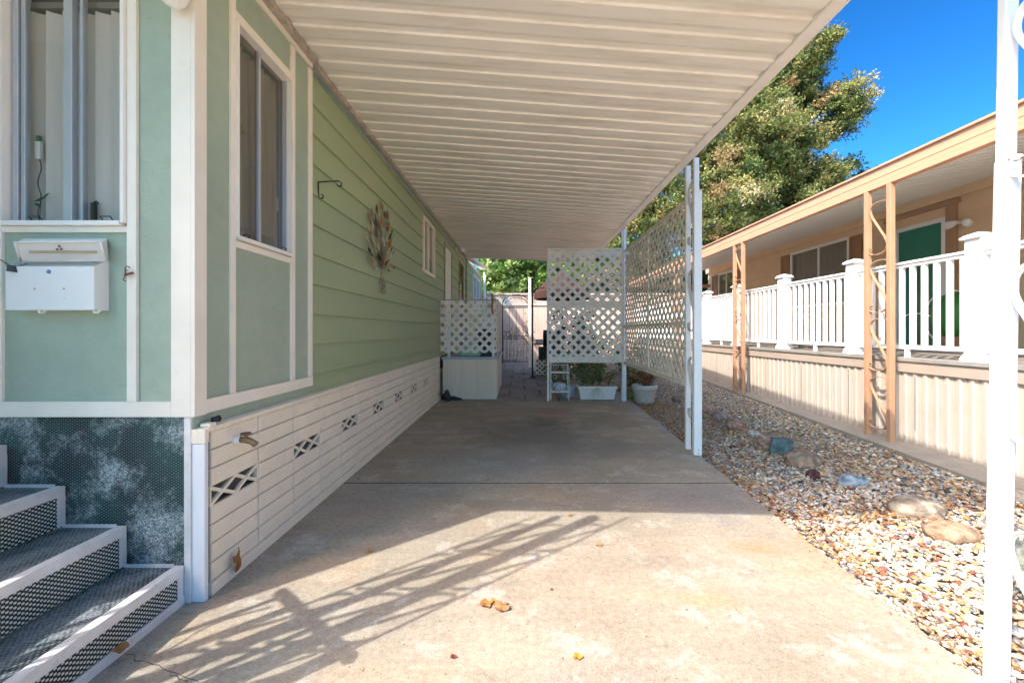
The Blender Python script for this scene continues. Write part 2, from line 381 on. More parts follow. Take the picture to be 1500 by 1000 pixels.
def np_mesh(name, V, F, m, cols=None, smooth=False):
    """V (n,3), F (k,3|4) arrays"""
    me = bpy.data.meshes.new(name); k = F.shape[1]
    me.vertices.add(len(V)); me.vertices.foreach_set('co', V.astype(np.float32).ravel())
    me.loops.add(F.size); me.loops.foreach_set('vertex_index', F.astype(np.int32).ravel())
    me.polygons.add(len(F)); me.polygons.foreach_set('loop_start', np.arange(0, F.size, k, dtype=np.int32))
    me.polygons.foreach_set('loop_total', np.full(len(F), k, dtype=np.int32))
    if smooth: me.polygons.foreach_set('use_smooth', np.ones(len(F), dtype=bool))
    me.update(calc_edges=True)
    if cols is not None:
        a = me.color_attributes.new('Col', 'FLOAT_COLOR', 'POINT')
        a.data.foreach_set('color', np.concatenate([cols, np.ones((len(cols), 1))], 1).astype(np.float32).ravel())
    me.materials.append(m)
    o = bpy.data.objects.new(name, me); COL.objects.link(o)
    return o

# ------------------------------------------------------------------ terrain
def sstep(t): t = max(0, min(1, t)); return t * t * (3 - 2 * t)
def drive_edge(y):
    return float(np.interp(y, [-6, 1.47, 2.79, 4.13, 7.3, 30], [1.30, 1.60, 1.665, 1.735, 1.92, 1.95]))
def wall_z(y): return float(np.interp(y, [-2, 2.5, 9, 14, 40], [.08, .13, .29, .26, .2]))
def gz(x, y):
    t = sstep((x - drive_edge(y)) / 1.6)
    p = float(np.interp(y, [7.3, 14, 40], [0, .10, .2]))
    return p * (1 - t) + wall_z(y) * t

xs = sorted(set(list(np.round(np.arange(-6, 12.01, .4), 2)) + list(np.round(np.arange(1.4, 3.8, .1), 2)) + [-400, -150, -60, -25, -12, 20, 40, 90, 200, 400]))
ys = sorted(set(list(np.round(np.arange(-4, 20.1, .5), 2)) + [-400, -100, -30, -12, 26, 40, 80, 160, 400]))
V = np.array([(x, y, gz(x, y) - .075) for y in ys for x in xs]); nx = len(xs)
F = np.array([(j * nx + i, j * nx + i + 1, (j + 1) * nx + i + 1, (j + 1) * nx + i) for j in range(len(ys) - 1) for i in range(nx - 1)])
struct(np_mesh('ground', V, F, M['soil'], smooth=True))

# driveway: two slabs with a real joint between them
def slab(y0, y1):
    mb = MB(); ysl = list(np.linspace(y0, y1, 24))
    e = [(drive_edge(y) + (mnoise.noise(Vector((3, y * 4, 0))) * .012), y) for y in ysl]
    poly = ([(-4.6, y0)] + e + [(-1.60, y1), (-1.60, 1.95), (-4.6, 1.95)]) if y0 < 0 else ([(-1.60, y0)] + e + [(-1.60, y1)])
    mb.prism(poly, lambda u, v, w: (u, v, -.12 + w), .12)
    return mb
mb = slab(-5, 3.344); s3 = slab(3.372, 7.31)
mb.add(s3.v, s3.f)
struct(mb.build('driveway', M['concrete'], bevel=.002))
struct(MB().box(-1.6, 1.72, 3.34, 3.375, -.11, -.0045).build('driveway_joint', M['crack']))
# crack lower left of the slab
def crack(pts, w):
    mb = MB(); vs = []; fs = []
    for i, (x, y) in enumerate(pts):
        k = w * (.4 + random.random()); vs += [(x, y - k, .0012), (x, y + k, .0012)]
    for i in range(len(pts) - 1): fs.append((2 * i, 2 * i + 2, 2 * i + 3, 2 * i + 1))
    return mb.add(vs, fs)
pts = []; x, y = -1.66, 1.63
cz = MB()
pts = [(-1.47 + .035 * i + .008 * math.sin(i * 2.1), 1.575 - .012 * i + .018 * mnoise.noise(Vector((i * .7, 0, 0)))) for i in range(14)]
cz.add(*(lambda m: (m.v, m.f))(crack(pts, .0022)))
pts2 = [(-1.30 + .02 * i, 1.50 + .010 * i * (1 if i < 4 else -.6) + .012 * mnoise.noise(Vector((i * .9, 5, 0)))) for i in range(9)]
cz.add(*(lambda m: (m.v, m.f))(crack(pts2, .0016)))
pts3 = [(-.2 + .09 * i, 3.36 + .0 + .13 * i + .05 * mnoise.noise(Vector((i * .6, 9, 0)))) for i in range(16)]
cz.add(*(lambda m: (m.v, m.f))(crack(pts3, .0016)))
struct(cz.build('driveway_crack', M['crack']))

# patio pavers beyond the driveway
pv = MB(); py = 7.33; row = 0
while py < 16:
    d = .60; px = -1.7 - (.3 if row % 2 else 0)
    while px < 1.9:
        w = .60
        x1 = min(px + w - .02, 1.95)
        z = gz(0, py) - .008 + random.uniform(-.004, .004)
        pv.hexa([(px, py, z - .05), (x1, py, z - .05), (x1, py + d - .02, z - .05), (px, py + d - .02, z - .05),
                 (px, py, z), (x1, py, z), (x1, py + d - .02, z + .006), (px, py + d - .02, z + .006)])
        px += w
    py += d; row += 1
struct(pv.build('patio', M['paver'], bevel=.006))

# kerb strip along the neighbour's skirting
kb = MB()
def kerb_edge(y): return float(np.interp(y, [-2, 2.9, 8.5, 14], [3.12, 3.24, 3.50, 3.52]))
yk = list(np.linspace(-2, 14, 30))
for a, b in zip(yk[:-1], yk[1:]):
    kb.hexa([(kerb_edge(a), a, wall_z(a) - .15), (3.75, a, wall_z(a) - .15), (3.75, b, wall_z(b) - .15), (kerb_edge(b), b, wall_z(b) - .15),
             (kerb_edge(a), a, wall_z(a) + .005), (3.75, a, wall_z(a) + .005), (3.75, b, wall_z(b) + .005), (kerb_edge(b), b, wall_z(b) + .005)])
struct(kb.build('kerb', M['kerbc']))

# ------------------------------------------------------------------ gravel (uncountable): pebbles
ROCKLINE = [(1.9, 7.2), (2.05, 6.3), (2.13, 5.6), (2.25, 5.0), (2.38, 4.5), (2.50, 4.0), (2.62, 3.5), (2.78, 3.0), (2.9, 2.75), (3.0, 2.4), (3.0, 1.0)]
def rockx(y):
    q = sorted((b, a) for a, b in ROCKLINE); return float(np.interp(y, [k[0] for k in q], [k[1] for k in q]))
def ico(sub):
    import bmesh
    bm = bmesh.new(); bmesh.ops.create_icosphere(bm, subdivisions=sub, radius=1.0)
    v = np.array([p.co[:] for p in bm.verts]); f = np.array([[q.index for q in fc.verts] for fc in bm.faces]); bm.free(); return v, f
ICO1, ICO2 = ico(1), ico(2)
WHITE = [(.68, .64, .58), (.56, .51, .45), (.74, .71, .66), (.48, .44, .39), (.60, .51, .39)]
GREY = [(.22, .24, .27), (.33, .34, .36), (.42, .42, .42), (.16, .17, .20)]
TAN = [(.54, .38, .23), (.46, .30, .17), (.64, .49, .32), (.55, .42, .30), (.38, .26, .17)]
ORG = [(.50, .28, .13), (.56, .36, .18), (.40, .22, .12)]
RED = [(.30, .12, .08), (.25, .09, .07)]
def pick_pebble(x, y):
    q = random.random()
    if x < rockx(y):
        if q < (.52 if y < 3.2 else .38): return random.choice(WHITE)
        if q < .62: return random.choice(GREY)
        if q < .86: return random.choice(TAN)
        if q < .965: return random.choice(ORG)
        return random.choice(RED)
    if q < .14: return random.choice(WHITE)
    if q < .36: return random.choice(GREY)
    if q < .84: return random.choice(TAN)
    if q < .95: return random.choice(ORG)
    return random.choice(RED)
def pebbles(name, y0, y1, dens, smin, smax, base, label):
    bv, bf = base; pts = []
    area = 0; ya = y0
    while ya < y1:
        dy = .25; a = drive_edge(ya) + .0; b = min(kerb_edge(ya), 1.32 * (ya + dy) + .35)
        n = int(dens * dy * max(0, b - a))
        for _ in range(n):
            y = ya + random.random() * dy; lo = drive_edge(y) + .008
            x = lo + random.random() * (b - lo)
            if x > kerb_edge(y) - .01: continue
            pts.append((x, y))
        ya += dy
    n = len(pts); P = np.array(pts)
    # a little sparkle patches of finer white grit
    fine = np.array([mnoise.noise(Vector((x * 1.6, y * 1.6, 4))) for x, y in pts])
    s = rng.uniform(smin, smax, n) * np.where(fine > .35, .55, 1.0)
    V = bv[None] * np.stack([s * rng.uniform(.8, 1.35, n), s * rng.uniform(.65, 1.0, n), s * rng.uniform(.38, .7, n)], 1)[:, None, :]
    V = V * (1 + .16 * rng.standard_normal((n, len(bv), 1)).clip(-1.5, 1.5))
    a = rng.uniform(0, 2 * PI, n); ca, sa = np.cos(a)[:, None], np.sin(a)[:, None]
    tl = rng.normal(0, .22, n)[:, None]
    X = V[..., 0] * ca - V[..., 1] * sa; Y = V[..., 0] * sa + V[..., 1] * ca; Z = V[..., 2] + X * tl
    gzv = np.array([gz(x, y) for x, y in pts])
    X += P[:, :1]; Y += P[:, 1:]; Z += (gzv - .035 + rng.uniform(-.012, .02, n))[:, None]
    edge = np.array([min(1, (x - drive_edge(y)) / .12) for x, y in pts]); Z += ((edge - 1) * .014)[:, None]
    VV = np.stack([X, Y, Z], -1).reshape(-1, 3)
    FF = (bf[None] + (np.arange(n) * len(bv))[:, None, None]).reshape(-1, 3)
    cols = np.array([pick_pebble(x, y) for x, y in pts]) * rng.uniform(.8, 1.15, (n, 1))
    cols = np.clip(cols * np.where(fine > .35, 1.1, 1)[:, None], 0, .85)
    o = np_mesh(name, VV, FF, M['pebble'], np.repeat(cols, len(bv), 0), smooth=True)
    return o
g1 = pebbles('gravel', .85, 3.6, 3900, .0065, .0185, ICO2 if False else ICO2, '')
g2 = pebbles('gravel', 3.6, 13.5, 2900, .008, .019, ICO1, '')
# join both into ONE stuff object
def join_np(objs, name, m):
    Vs = []; Fs = []; Cs = []; off = 0
    for o in objs:
        me = o.data; n = len(me.vertices); co = np.empty(n * 3, np.float32); me.vertices.foreach_get('co', co)
        fi = np.empty(len(me.loops), np.int32); me.loops.foreach_get('vertex_index', fi)
        c = np.empty(n * 4, np.float32); me.color_attributes['Col'].data.foreach_get('color', c)
        Vs.append(co.reshape(-1, 3)); Fs.append(fi.reshape(-1, 3) + off); Cs.append(c.reshape(-1, 4)[:, :3]); off += n
        bpy.data.objects.remove(o); bpy.data.meshes.remove(me)
    return np_mesh(name, np.concatenate(Vs), np.concatenate(Fs), m, np.concatenate(Cs), smooth=True)
gr = join_np([g1, g2], 'gravel', M['pebble'])
tag(gr, 'mixed white, tan and grey river gravel beside the driveway', 'gravel', kind='stuff')

# dry leaf litter (uncountable) on the gravel
LEAFC = [(.46, .24, .085), (.36, .17, .07), (.52, .32, .14), (.28, .14, .07), (.42, .17, .07), (.48, .34, .19)]
def litter_leaf(mb, x, y, z, s, tilt=.5):
    a = random.uniform(0, 2 * PI); c = random.choice(LEAFC); k = random.uniform(.75, 1.1); c = tuple(q * k for q in c)
    w = s * random.uniform(.3, .6); n1 = random.uniform(-tilt, tilt); n2 = random.uniform(-tilt, tilt)
    P = []
    for u, v, h in ((-s, 0, 0), (-s * .3, -w, .25), (s * .5, -w * .8, .2), (s, 0, .05), (s * .4, w, .25), (-s * .4, w * .9, .22)):
        h = h * s * .8
        X = u * math.cos(a) - v * math.sin(a); Y = u * math.sin(a) + v * math.cos(a)
        P.append((x + X, y + Y, z + h + u * n1 + v * n2))
    P.append((x, y, z))
    mb.add(P, [(6, 0, 1), (6, 1, 2), (6, 2, 3), (6, 3, 4), (6, 4, 5), (6, 5, 0)], c)
ll = MB()
for _ in range(9000):
    y = random.uniform(1.2, 9.0)
    q = random.random()
    if q < .42: x = drive_edge(y) + abs(random.gauss(0, .10)) + .02
    elif q < .80: x = rockx(y) + random.gauss(0, .16)
    else: x = random.uniform(drive_edge(y), kerb_edge(y))
    if y > 3.5 and random.random() < .6: x = random.uniform(drive_edge(y), rockx(y) + .4)
    if not (drive_edge(y) + .012 < x < kerb_edge(y)): continue
    if y < 3.3 and random.random() < .6: continue
    s = random.uniform(.007, .017) * (1.4 if random.random() < .12 else 1)
    litter_leaf(ll, x, y, gz(x, y) - .006 + random.uniform(0, .012), s)
for _ in range(160):   # drift between the pale boulder and driveway
    x = random.gauss(2.45, .28); y = 2.66 + random.gauss(0, .06)
    litter_leaf(ll, x, y, gz(x, y) - .004 + random.uniform(0, .012), random.uniform(.012, .024))
for _ in range(260):
    y = random.uniform(1.4, 7.2); x = drive_edge(y) - abs(random.gauss(0, .05)) if random.random() < .75 else -1.385 + abs(random.gauss(0, .02))
    if x < -1.3 and y < 1.95: continue
    litter_leaf(ll, x, y, .003, random.uniform(.004, .010), .2)
ll = ll.build('leaf_litter', M['litter']); tag(ll, 'scattered orange brown dry leaves over the gravel', 'leaves', kind='stuff')

# ------------------------------------------------------------------ boulders, one by one
def px2(x, y, z0=0.0):
    Y = 620 * (1.2 - z0) / (y - 485); return ((x - 762) * Y / 620, Y)
def boulder(px, pyb, w, h, d, col, col2, label, ang=0, rough=.10, angular=False, seed=0):
    z0 = .08
    for _ in range(4):
        X, Y = px2(px, pyb, z0); z0 = gz(X, Y + d / 2) - .03
    X *= (Y + d * .4) / Y; Y += d * .4
    bv, bf = ico(4)
    r = np.ones(len(bv)); cols = np.zeros((len(bv), 3))
    sv = Vector((seed * 7.3, seed * 3.1, seed))
    out = []
    for i, p in enumerate(bv):
        v = Vector(p)
        if angular:
            q = v.copy(); m = max(abs(q.x), abs(q.y) * .95, abs(q.z)); v = q.lerp(q / m * .84, .82)
            v.x += .18 * v.z
        k = 1 + rough * mnoise.noise(v * 1.6 + sv) * 2 + rough * .5 * mnoise.noise(v * 4 + sv) + rough * .35 * mnoise.noise(v * 9 + sv) + rough * .25 * mnoise.noise(v * 20 + sv)
        v = v * k
        if not angular and v.z > 0: v.z = v.z ** .85 if v.z > 0 else v.z
        t = max(0, min(1, .5 + 1.3 * mnoise.noise(Vector(p) * 2.2 + sv)))
        cols[i] = [a * (1 - t) + b * t for a, b in zip(col, col2)]
        out.append((v.x * w / 2, v.y * d / 2, v.z * h / 2 * 1.15))
    V = np.array(out); ca, sa = math.cos(ang), math.sin(ang)
    V = np.stack([V[:, 0] * ca - V[:, 1] * sa, V[:, 0] * sa + V[:, 1] * ca, V[:, 2] + h * .28], 1)
    o = np_mesh('boulder', V, bf, M['rock'], cols, smooth=not angular)
    o.location = (X, Y, gz(X, Y) - .035)
    tag(o, label, 'rock', 'boulders edging the gravel bed')
    return o
G, T = (.22, .25, .28), (.42, .34, .26)
boulder(1343, 764, .30, .14, .20, (.40, .35, .27), (.20, .16, .12), 'large smooth cream and grey boulder lying half in the shadow edge', .1 - .3, .06, seed=1)
boulder(1394, 800, .27, .10, .20, (.42, .29, .19), (.28, .19, .13), 'flat sandy brown boulder just in front of the cream and grey one', -.1, .07, seed=2)
boulder(1249, 716, .20, .10, .13, (.13, .17, .20), (.36, .42, .47), 'small oval blue grey rock veined with white', -.2, .07, seed=3)
boulder(1191, 701, .11, .075, .08, (.07, .025, .025), (.11, .05, .045), 'small dark maroon rock leaning on the brown boulder', 0, .10, seed=4)
boulder(1176, 688, .28, .16, .20, (.20, .15, .115), (.34, .23, .155), 'reddish brown rounded boulder between the slate block and maroon rock', -.15, .08, seed=5)
boulder(1143, 668, .21, .20, .14, (.05, .085, .10), (.12, .17, .18), 'angular dark blue green slate block standing upright', -.35, .05, True, seed=6)
boulder(1122, 654, .20, .11, .13, (.24, .15, .11), (.32, .22, .17), 'low brown rock tucked behind the slate block', .3, .08, seed=7)
boulder(1104, 640, .14, .08, .11, (.46, .42, .36), (.36, .32, .28), 'small pale grey cobble beside the slate block', .2, .06, seed=8)
boulder(1079, 631, .23, .13, .18, (.26, .15, .11), (.36, .22, .16), 'rust brown rounded boulder next to the pale cobble', .1, .08, seed=9)
boulder(1056, 618, .24, .14, .18, (.24, .14, .105), (.30, .24, .22), 'brown boulder with grey underside right of the carport post', -.1, .09, seed=10)
boulder(1036, 606, .26, .13, .18, (.30, .16, .12), (.36, .24, .19), 'flat pinkish brown boulder directly behind the carport post', .05, .08, seed=11)
boulder(996, 590, .26, .15, .2, (.20, .13, .11), (.33, .22, .17), 'brown boulder farthest along the row near the round pot', 0, .09, seed=12)
boulder(1512, 846, .27, .14, .2, (.22, .24, .19), (.34, .34, .28), 'greenish grey boulder partly hidden behind the nearest white post', .1, .07, seed=13)
boulder(1073, 657, .06, .04, .05, (.03, .03, .03), (.06, .055, .05), 'tiny black stone on the gravel near the carport post', 0, .1, seed=14)
boulder(1497, 740, .2, .09, .2, (.30, .25, .2), (.4, .33, .26), 'tan rock at the right edge behind the nearest post', 0, .08, seed=15)

# fallen leaves on the driveway, each its own thing
def maple_leaf(px, py, s, col, label, z=0.004, ang=0, curl=.5, X=None, Y=None, upright=False):
    if X is None: X, Y = px2(px, py, 0)
    mb = MB(); n = 22; P = []
    for i in range(n):
        a = 2 * PI * i / n; lob = .62 + .38 * abs(math.cos(a * 2.5)) ** .7
        r = s * lob * (1 + .12 * math.sin(i * 5.1 + px))
        u, v = r * math.cos(a), r * math.sin(a)
        w = curl * s * (.5 * (lob) ** 2 + .28 * math.sin(a * 3 + px))
        P.append((u, v, w))
    inner = [(p[0] * .5, p[1] * .5, p[2] * .22 + .05 * s * math.sin(i * 1.7)) for i, p in enumerate(P)]
    vs = P + inner + [(0, 0, 0)]
    fs = [(i, (i + 1) % n, n + (i + 1) % n, n + i) for i in range(n)] + [(n + i, n + (i + 1) % n, 2 * n) for i in range(n)]
    zmin = min(v[2] for v in vs)
    if upright: vs = [(-v[2] * .6, v[0] * .55, v[1]) for v in vs]; zmin = min(v[2] for v in vs)
    mb.add([(v[0], v[1], v[2] - zmin) for v in vs], fs, col)
    mb.tube([(0, 0, -zmin), (-s * .5, s * .2, -zmin + s * .15), (-s * 1.25, s * .3, -zmin + .1 * s)] if not upright else [(0, 0, s * .2), (0, .0, -zmin + s * 1.3)], s * .035, 5, col)
    mb.c = [(a * .72, b * .66, c * .62, 1.0) for a, b, c, _d in mb.c]
    o = mb.build('fallen_leaf', M['litter'], smooth=True)
    o.location = (X, Y, z); o.rotation_euler.z = ang
    tag(o, label, 'leaf', 'dry leaves lying on the driveway')
    return o
maple_leaf(712, 886, .030, (.50, .27, .09), 'curled orange leaf at the left of the central cluster on the driveway', ang=.4)
maple_leaf(724, 884, .024, (.60, .33, .10), 'bright orange leaf in the middle of the central cluster', ang=2)
maple_leaf(734, 891, .036, (.48, .29, .14), 'largest tan leaf at the right of the central cluster', ang=3.4)
maple_leaf(846, 963, .018, (.72, .36, .05), 'small yellow orange leaf alone in the near foreground', ang=1)
maple_leaf(877, 799, .020, (.55, .36, .14), 'small tan leaf on the sunlit slab near the right post shadow', ang=2.6)
maple_leaf(835, 755, .018, (.50, .31, .12), 'small leaf right on the shadow line of the carport roof', ang=.6)
maple_leaf(541, 808, .022, (.45, .33, .17), 'pale dry leaf in shade left of the sunlit patch', ang=1.9)
maple_leaf(1186, 745, .022, (.50, .28, .12), 'small brown leaf near the gravel edge of the driveway', ang=1.2)
maple_leaf(808, 864, .007, (.10, .07, .05), 'tiny dark leaf scrap on the sunlit slab', ang=1)
maple_leaf(664, 963, .012, (.20, .05, .03), 'tiny dark red leaf near the bottom edge of the photo', ang=1)
maple_leaf(525, 702, .012, (.15, .12, .10), 'tiny dark leaf near the driveway joint', ang=0)
maple_leaf(715, 703, .016, (.30, .20, .12), 'small brown leaf lying on the driveway joint', ang=0)
maple_leaf(340, 838, .055, (.42, .21, .08), 'upright curled brown leaf caught against the block skirting', X=-1.37, Y=2.06, z=.03, upright=True)
maple_leaf(179, 958, .03, (.55, .30, .10), 'orange leaf resting on the bottom rail of the steps', X=-1.455, Y=1.545, z=.04, ang=.5)

# ------------------------------------------------------------------ the green mobile home
home = thing('mobile_home', 'green panelled mobile home with cream trim on the left', 'house', (-3.0, 6, 0))
FX = -1.45; FY = 1.88; SX = -1.475
# front wall with a window opening (pieces butted round the opening)
def wall_with_hole(mb, plane, a0, a1, z0, z1, holes, t0, t1):
    """plane 'x': runs along y at x t0..t1 ; 'y': runs along x"""
    def bx(p, q, r, s):
        if q - p < 1e-4 or s - r < 1e-4: return
        if plane == 'y': mb.box(p, q, t0, t1, r, s)
        else: mb.box(t0, t1, p, q, r, s)
    cur = a0
    for (h0, h1, k0, k1) in sorted(holes):
        bx(cur, h0, z0, z1); bx(h0, h1, z0, k0); bx(h0, h1, k1, z1); cur = h1
    bx(cur, a1, z0, z1)
mb = MB(); wall_with_hole(mb, 'y', -4.6, FX - .01, .823, 3.06, [(-2.286, -1.735, 1.675, 2.86)], FY, FY + .10)
mb.build('front_wall', M['stucco'], home)
mb = MB(); wall_with_hole(mb, 'x', FY + .1, 2.93, .74, 3.06, [(2.14, 2.665, 1.675, 2.775)], FX - .10, FX)
mb.box(FX - .0099, FX, FY + .0002, FY + .1, .74, 3.06)
mb.build('bay_wall', M['stucco'], home)
# trims, front face
T_ = .018
mb = MB()
mb.box(-1.537, FX + .0, FY - T_, FY, .822, 3.05)                       # corner board front
mb.box(FX, FX + T_, FY - T_, 1.935, .822, 3.05)                        # corner board side
mb.build('corner_board', M['cream'], home, bevel=.002)
mb = MB(); mb.box(-4.5, -1.5375, FY - T_ + .001, FY, .822, .889); mb.build('bottom_trim', M['cream'], home, bevel=.002)
mb = MB(); mb.box(-1.734, -1.692, FY - T_ + .002, FY, .8895, 3.0); mb.build('trim_strip', M['cream'], home, bevel=.002)
mb = MB(); mb.box(-2.330, -2.286, FY - T_ + .002, FY, .8895, 3.0); mb.build('trim_strip', M['cream'], home, bevel=.002)
mb = MB(); mb.box(-2.286, -1.734, FY - T_ + .004, FY, 1.636, 1.662); mb.build('trim_strip', M['cream'], home, bevel=.002)
mb = MB()
mb.box(FX, FX + .016, 1.9355, 2.93, .825, .889); mb.build('bottom_trim', M['cream'], home, bevel=.002)
for a, b, z0, z1 in ((2.105, 2.14, .8895, 3.0), (2.66, 2.705, .8895, 3.0), (2.885, 2.93, .8895, 3.0)):
    MB().box(FX, FX + .014, a, b, z0, z1).build('trim_strip', M['cream'], home, bevel=.002)
mb = MB(); mb.box(FX, FX + .013, 2.1405, 2.6595, 1.625, 1.66); mb.build('trim_strip', M['cream'], home, bevel=.002)
mb = MB(); mb.box(FX, FX + .012, 2.1405, 2.6595, 2.785, 2.825); mb.build('trim_strip', M['cream'], home, bevel=.002)
mb = MB(); mb.hexa([(FX, 1.936, 3.0), (FX + .015, 1.936, 3.0), (FX + .015, 2.93, 3.015), (FX, 2.93, 3.015), (FX, 1.936, 3.045), (FX + .015, 1.936, 3.045), (FX + .015, 2.93, 3.06), (FX, 2.93, 3.06)])
mb.build('top_trim', M['cream'], home, bevel=.002)

# lap siding with real overlapping boards, holes left by proud frames
def lap(mb, y0, y1, ztop0, ztop1, x, cuts=(), zb=.74):
    z = 1.11 - .2115 * 2
    segs = []
    while z < 3.7:
        z0 = max(z, zb); z1 = z + .2115
        if z0 < z1:
            cur = y0
            spans = []
            cs = sorted([(a, b) for a, b, c0, c1 in cuts if c0 < z1 - .02 and c1 > z0 + .02])
            for a, b in cs:
                spans.append((cur, a)); cur = b
            spans.append((cur, y1))
            pieces = [(a, b, z0, z1) for a, b in spans]
            for a, b, c0, c1 in cuts:
                if c0 < z1 - .02 and c1 > z0 + .02:
                    if c0 > z0 + .002: pieces.append((a, b, z0, c0))
                    if c1 < z1 - .002: pieces.append((a, b, c1, z1))
            for a, b, q0, q1 in pieces:
                ta = ztop0 + (ztop1 - ztop0) * (a - y0) / (y1 - y0); tb = ztop0 + (ztop1 - ztop0) * (b - y0) / (y1 - y0)
                za, zb_ = min(q1, ta), min(q1, tb)
                if za <= q0 or zb_ <= q0: continue
                # bottom proud by 12 mm, top tucked in
                lo_ = x + .018 * (z1 - q0) / (z1 - z0); hi_ = x + .018 * (z1 - q1) / (z1 - z0)
                mb.add([(x - .03, a, q0), (lo_, a, q0), (lo_, b, q0), (x - .03, b, q0),
                        (x - .03, a, za), (hi_, a, za), (hi_, b, zb_), (x - .03, b, zb_)],
                       [(0, 3, 2, 1), (4, 5, 6, 7), (0, 1, 5, 4), (1, 2, 6, 5), (2, 3, 7, 6), (3, 0, 4, 7)])
        z = z1
mb = MB(); lap(mb, 2.931, 11.35, 3.04, 3.16, SX, cuts=[(6.36, 7.19, 2.09, 2.94), (8.14, 9.02, .8, 2.92), (10.1, 10.85, .8, 2.9)])
mb.build('siding', M['siding'], home)
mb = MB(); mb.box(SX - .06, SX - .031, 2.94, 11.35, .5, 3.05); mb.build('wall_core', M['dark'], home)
mb = MB(); lap(mb, 11.4, 16.1, 3.13, 3.55, SX + .02, cuts=[(13.0, 15.0, 1.9, 2.98)]); mb.box(SX - .06, SX - .011, 11.4, 16.1, .2, 3.1); mb.box(-4.6, SX - .01, 16.0, 16.1, .1, 3.3)
mb.build('rear_siding', M['siding'], home)
mb = MB(); mb.hexa([(SX, 11.25, 3.14), (-1.30, 11.25, 3.14), (-1.30, 16.3, 3.56), (SX, 16.3, 3.56), (SX, 11.25, 3.22), (-1.28, 11.25, 3.22), (-1.28, 16.3, 3.64), (SX, 16.3, 3.64)])
mb.build('rear_eave', M['cream'], home, bevel=.003)
mb = MB(); mb.box(-4.6, SX - .02, FY + .11, 16.1, 3.22, 3.30); mb.build('roof', M['pan_grey'], home)
# dark corner piece where carport ends
mb = MB(); mb.box(SX, SX + .05, 11.351, 11.40, .7, 3.2); mb.build('corner_board', M['siding'], home)
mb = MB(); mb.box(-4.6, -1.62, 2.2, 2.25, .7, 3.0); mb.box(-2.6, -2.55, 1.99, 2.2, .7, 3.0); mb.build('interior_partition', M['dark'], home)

def blinds_x(mb, x0, x1, y, z0, z1, pitch=.075):
    x = x0
    while x < x1:
        a = random.uniform(.30, .5); w = .088 / 2
        dx, dy = w * math.cos(a), w * math.sin(a)
        n = 4; vs = []; 
        for k in range(n + 1):
            t = -1 + 2 * k / n; b = .006 * (1 - t * t)
            vs += [(x + dx * t, y + dy * t + b, z0), (x + dx * t, y + dy * t + b, z1)]
        mb.add(vs, [(2 * k, 2 * k + 2, 2 * k + 3, 2 * k + 1) for k in range(n)])
        x += pitch
# ---- front window
w = MB()
fy0, fy1 = FY - .03, FY + .06
w.box(-2.286, -2.272, fy0, fy1, 1.675, 2.86); w.box(-1.752, -1.7345, fy0, fy1, 1.675, 2.86)
w.box(-2.272, -1.752, fy0 - .004, fy1, 1.663, 1.684); w.box(-2.272, -1.752, fy0, fy1, 2.84, 2.86)
win = w.build('window', M['white'], home, bevel=.002)
s = MB()
s.box(-2.262, -2.238, FY + .005, FY + .03, 1.69, 2.83); s.box(-2.232, -2.214, FY + .012, FY + .035, 1.69, 2.83)
s.box(-2.034, -1.996, FY + .004, FY + .034, 1.69, 2.83); s.box(-1.978, -1.966, FY + .02, FY + .045, 1.69, 2.83); s.box(-1.762, -1.753, FY + .01, FY + .045, 1.69, 2.83)
s.box(-2.234, -1.763, FY + .010, FY + .034, 1.6845, 1.6895)
s.build('sash', M['alu_win'], win, bevel=.0015)
MB().box(-2.214, -2.035, FY + .02, FY + .023, 1.69, 2.83).build('pane', M['glass'], win)
MB().box(-1.966, -1.762, FY + .03, FY + .033, 1.69, 2.83).build('pane', M['glass'], win)
b = MB(); blinds_x(b, -2.29, -1.72, FY + .085, 1.60, 2.672); b.build('vertical_blind', M['blind'], win)
b = MB(); b.box(-2.28, -1.74, FY + .065, FY + .10, 2.683, 2.71)
for i in range(8): b.box(-2.27 + i * .075, -2.262 + i * .075, FY + .08, FY + .087, 2.66, 2.6829)
b.build('blind_rail', M['alu_dull'], win)
h = MB()
for hx in (-2.166, -1.852):
    MB().tube([(hx, FY - .002, 1.690), (hx, FY - .014, 1.706), (hx + .045, FY - .014, 1.706), (hx + .045, FY - .002, 1.690)], .0028, 6).build('handle', M['black_iron'], win)
# little things on the sill behind the glass
t = thing('sill_tag', 'small white box with a green knob standing behind the front window glass', 'box', (-2.2, FY + .055, 1.96))
MB().box(-2.216, -2.190, FY + .05, FY + .065, 1.985, 2.066).build('body', M['white'], t, bevel=.002)
MB().box(-2.212, -2.196, FY + .05, FY + .065, 2.0665, 2.094).build('knob', M['hose_green'], t, bevel=.004)
mb = MB(); mb.tube([(-2.203 + .008 * math.sin(k * .9), FY + .06, 1.985 - .02 * k) for k in range(15)], .0022, 5)
mb.build('cord', M['black_iron'], t)
v = MB()
for k, (x, z, s_, a) in enumerate(((-2.19, 1.80, .03, .3), (-2.165, 1.815, .028, .6), (-2.20, 1.775, .02, -.4))):
    P = [(x - s_ * math.cos(a), FY + .05, z - s_ * math.sin(a)), (x, FY + .045, z - s_ * .35), (x + s_ * math.cos(a), FY + .05, z + s_ * math.sin(a)), (x, FY + .052, z + s_ * .35)]
    v.add(P, [(0, 1, 2, 3)], (.05, .10, .04))
v.tube([(-2.20, FY + .055, 1.69), (-2.19, FY + .055, 1.80)], .0015, 5, (.05, .09, .03))
vv = v.build('vine', M['leaf']); centre(vv); tag(vv, 'small trailing green leaves inside the front window corner', 'plant')
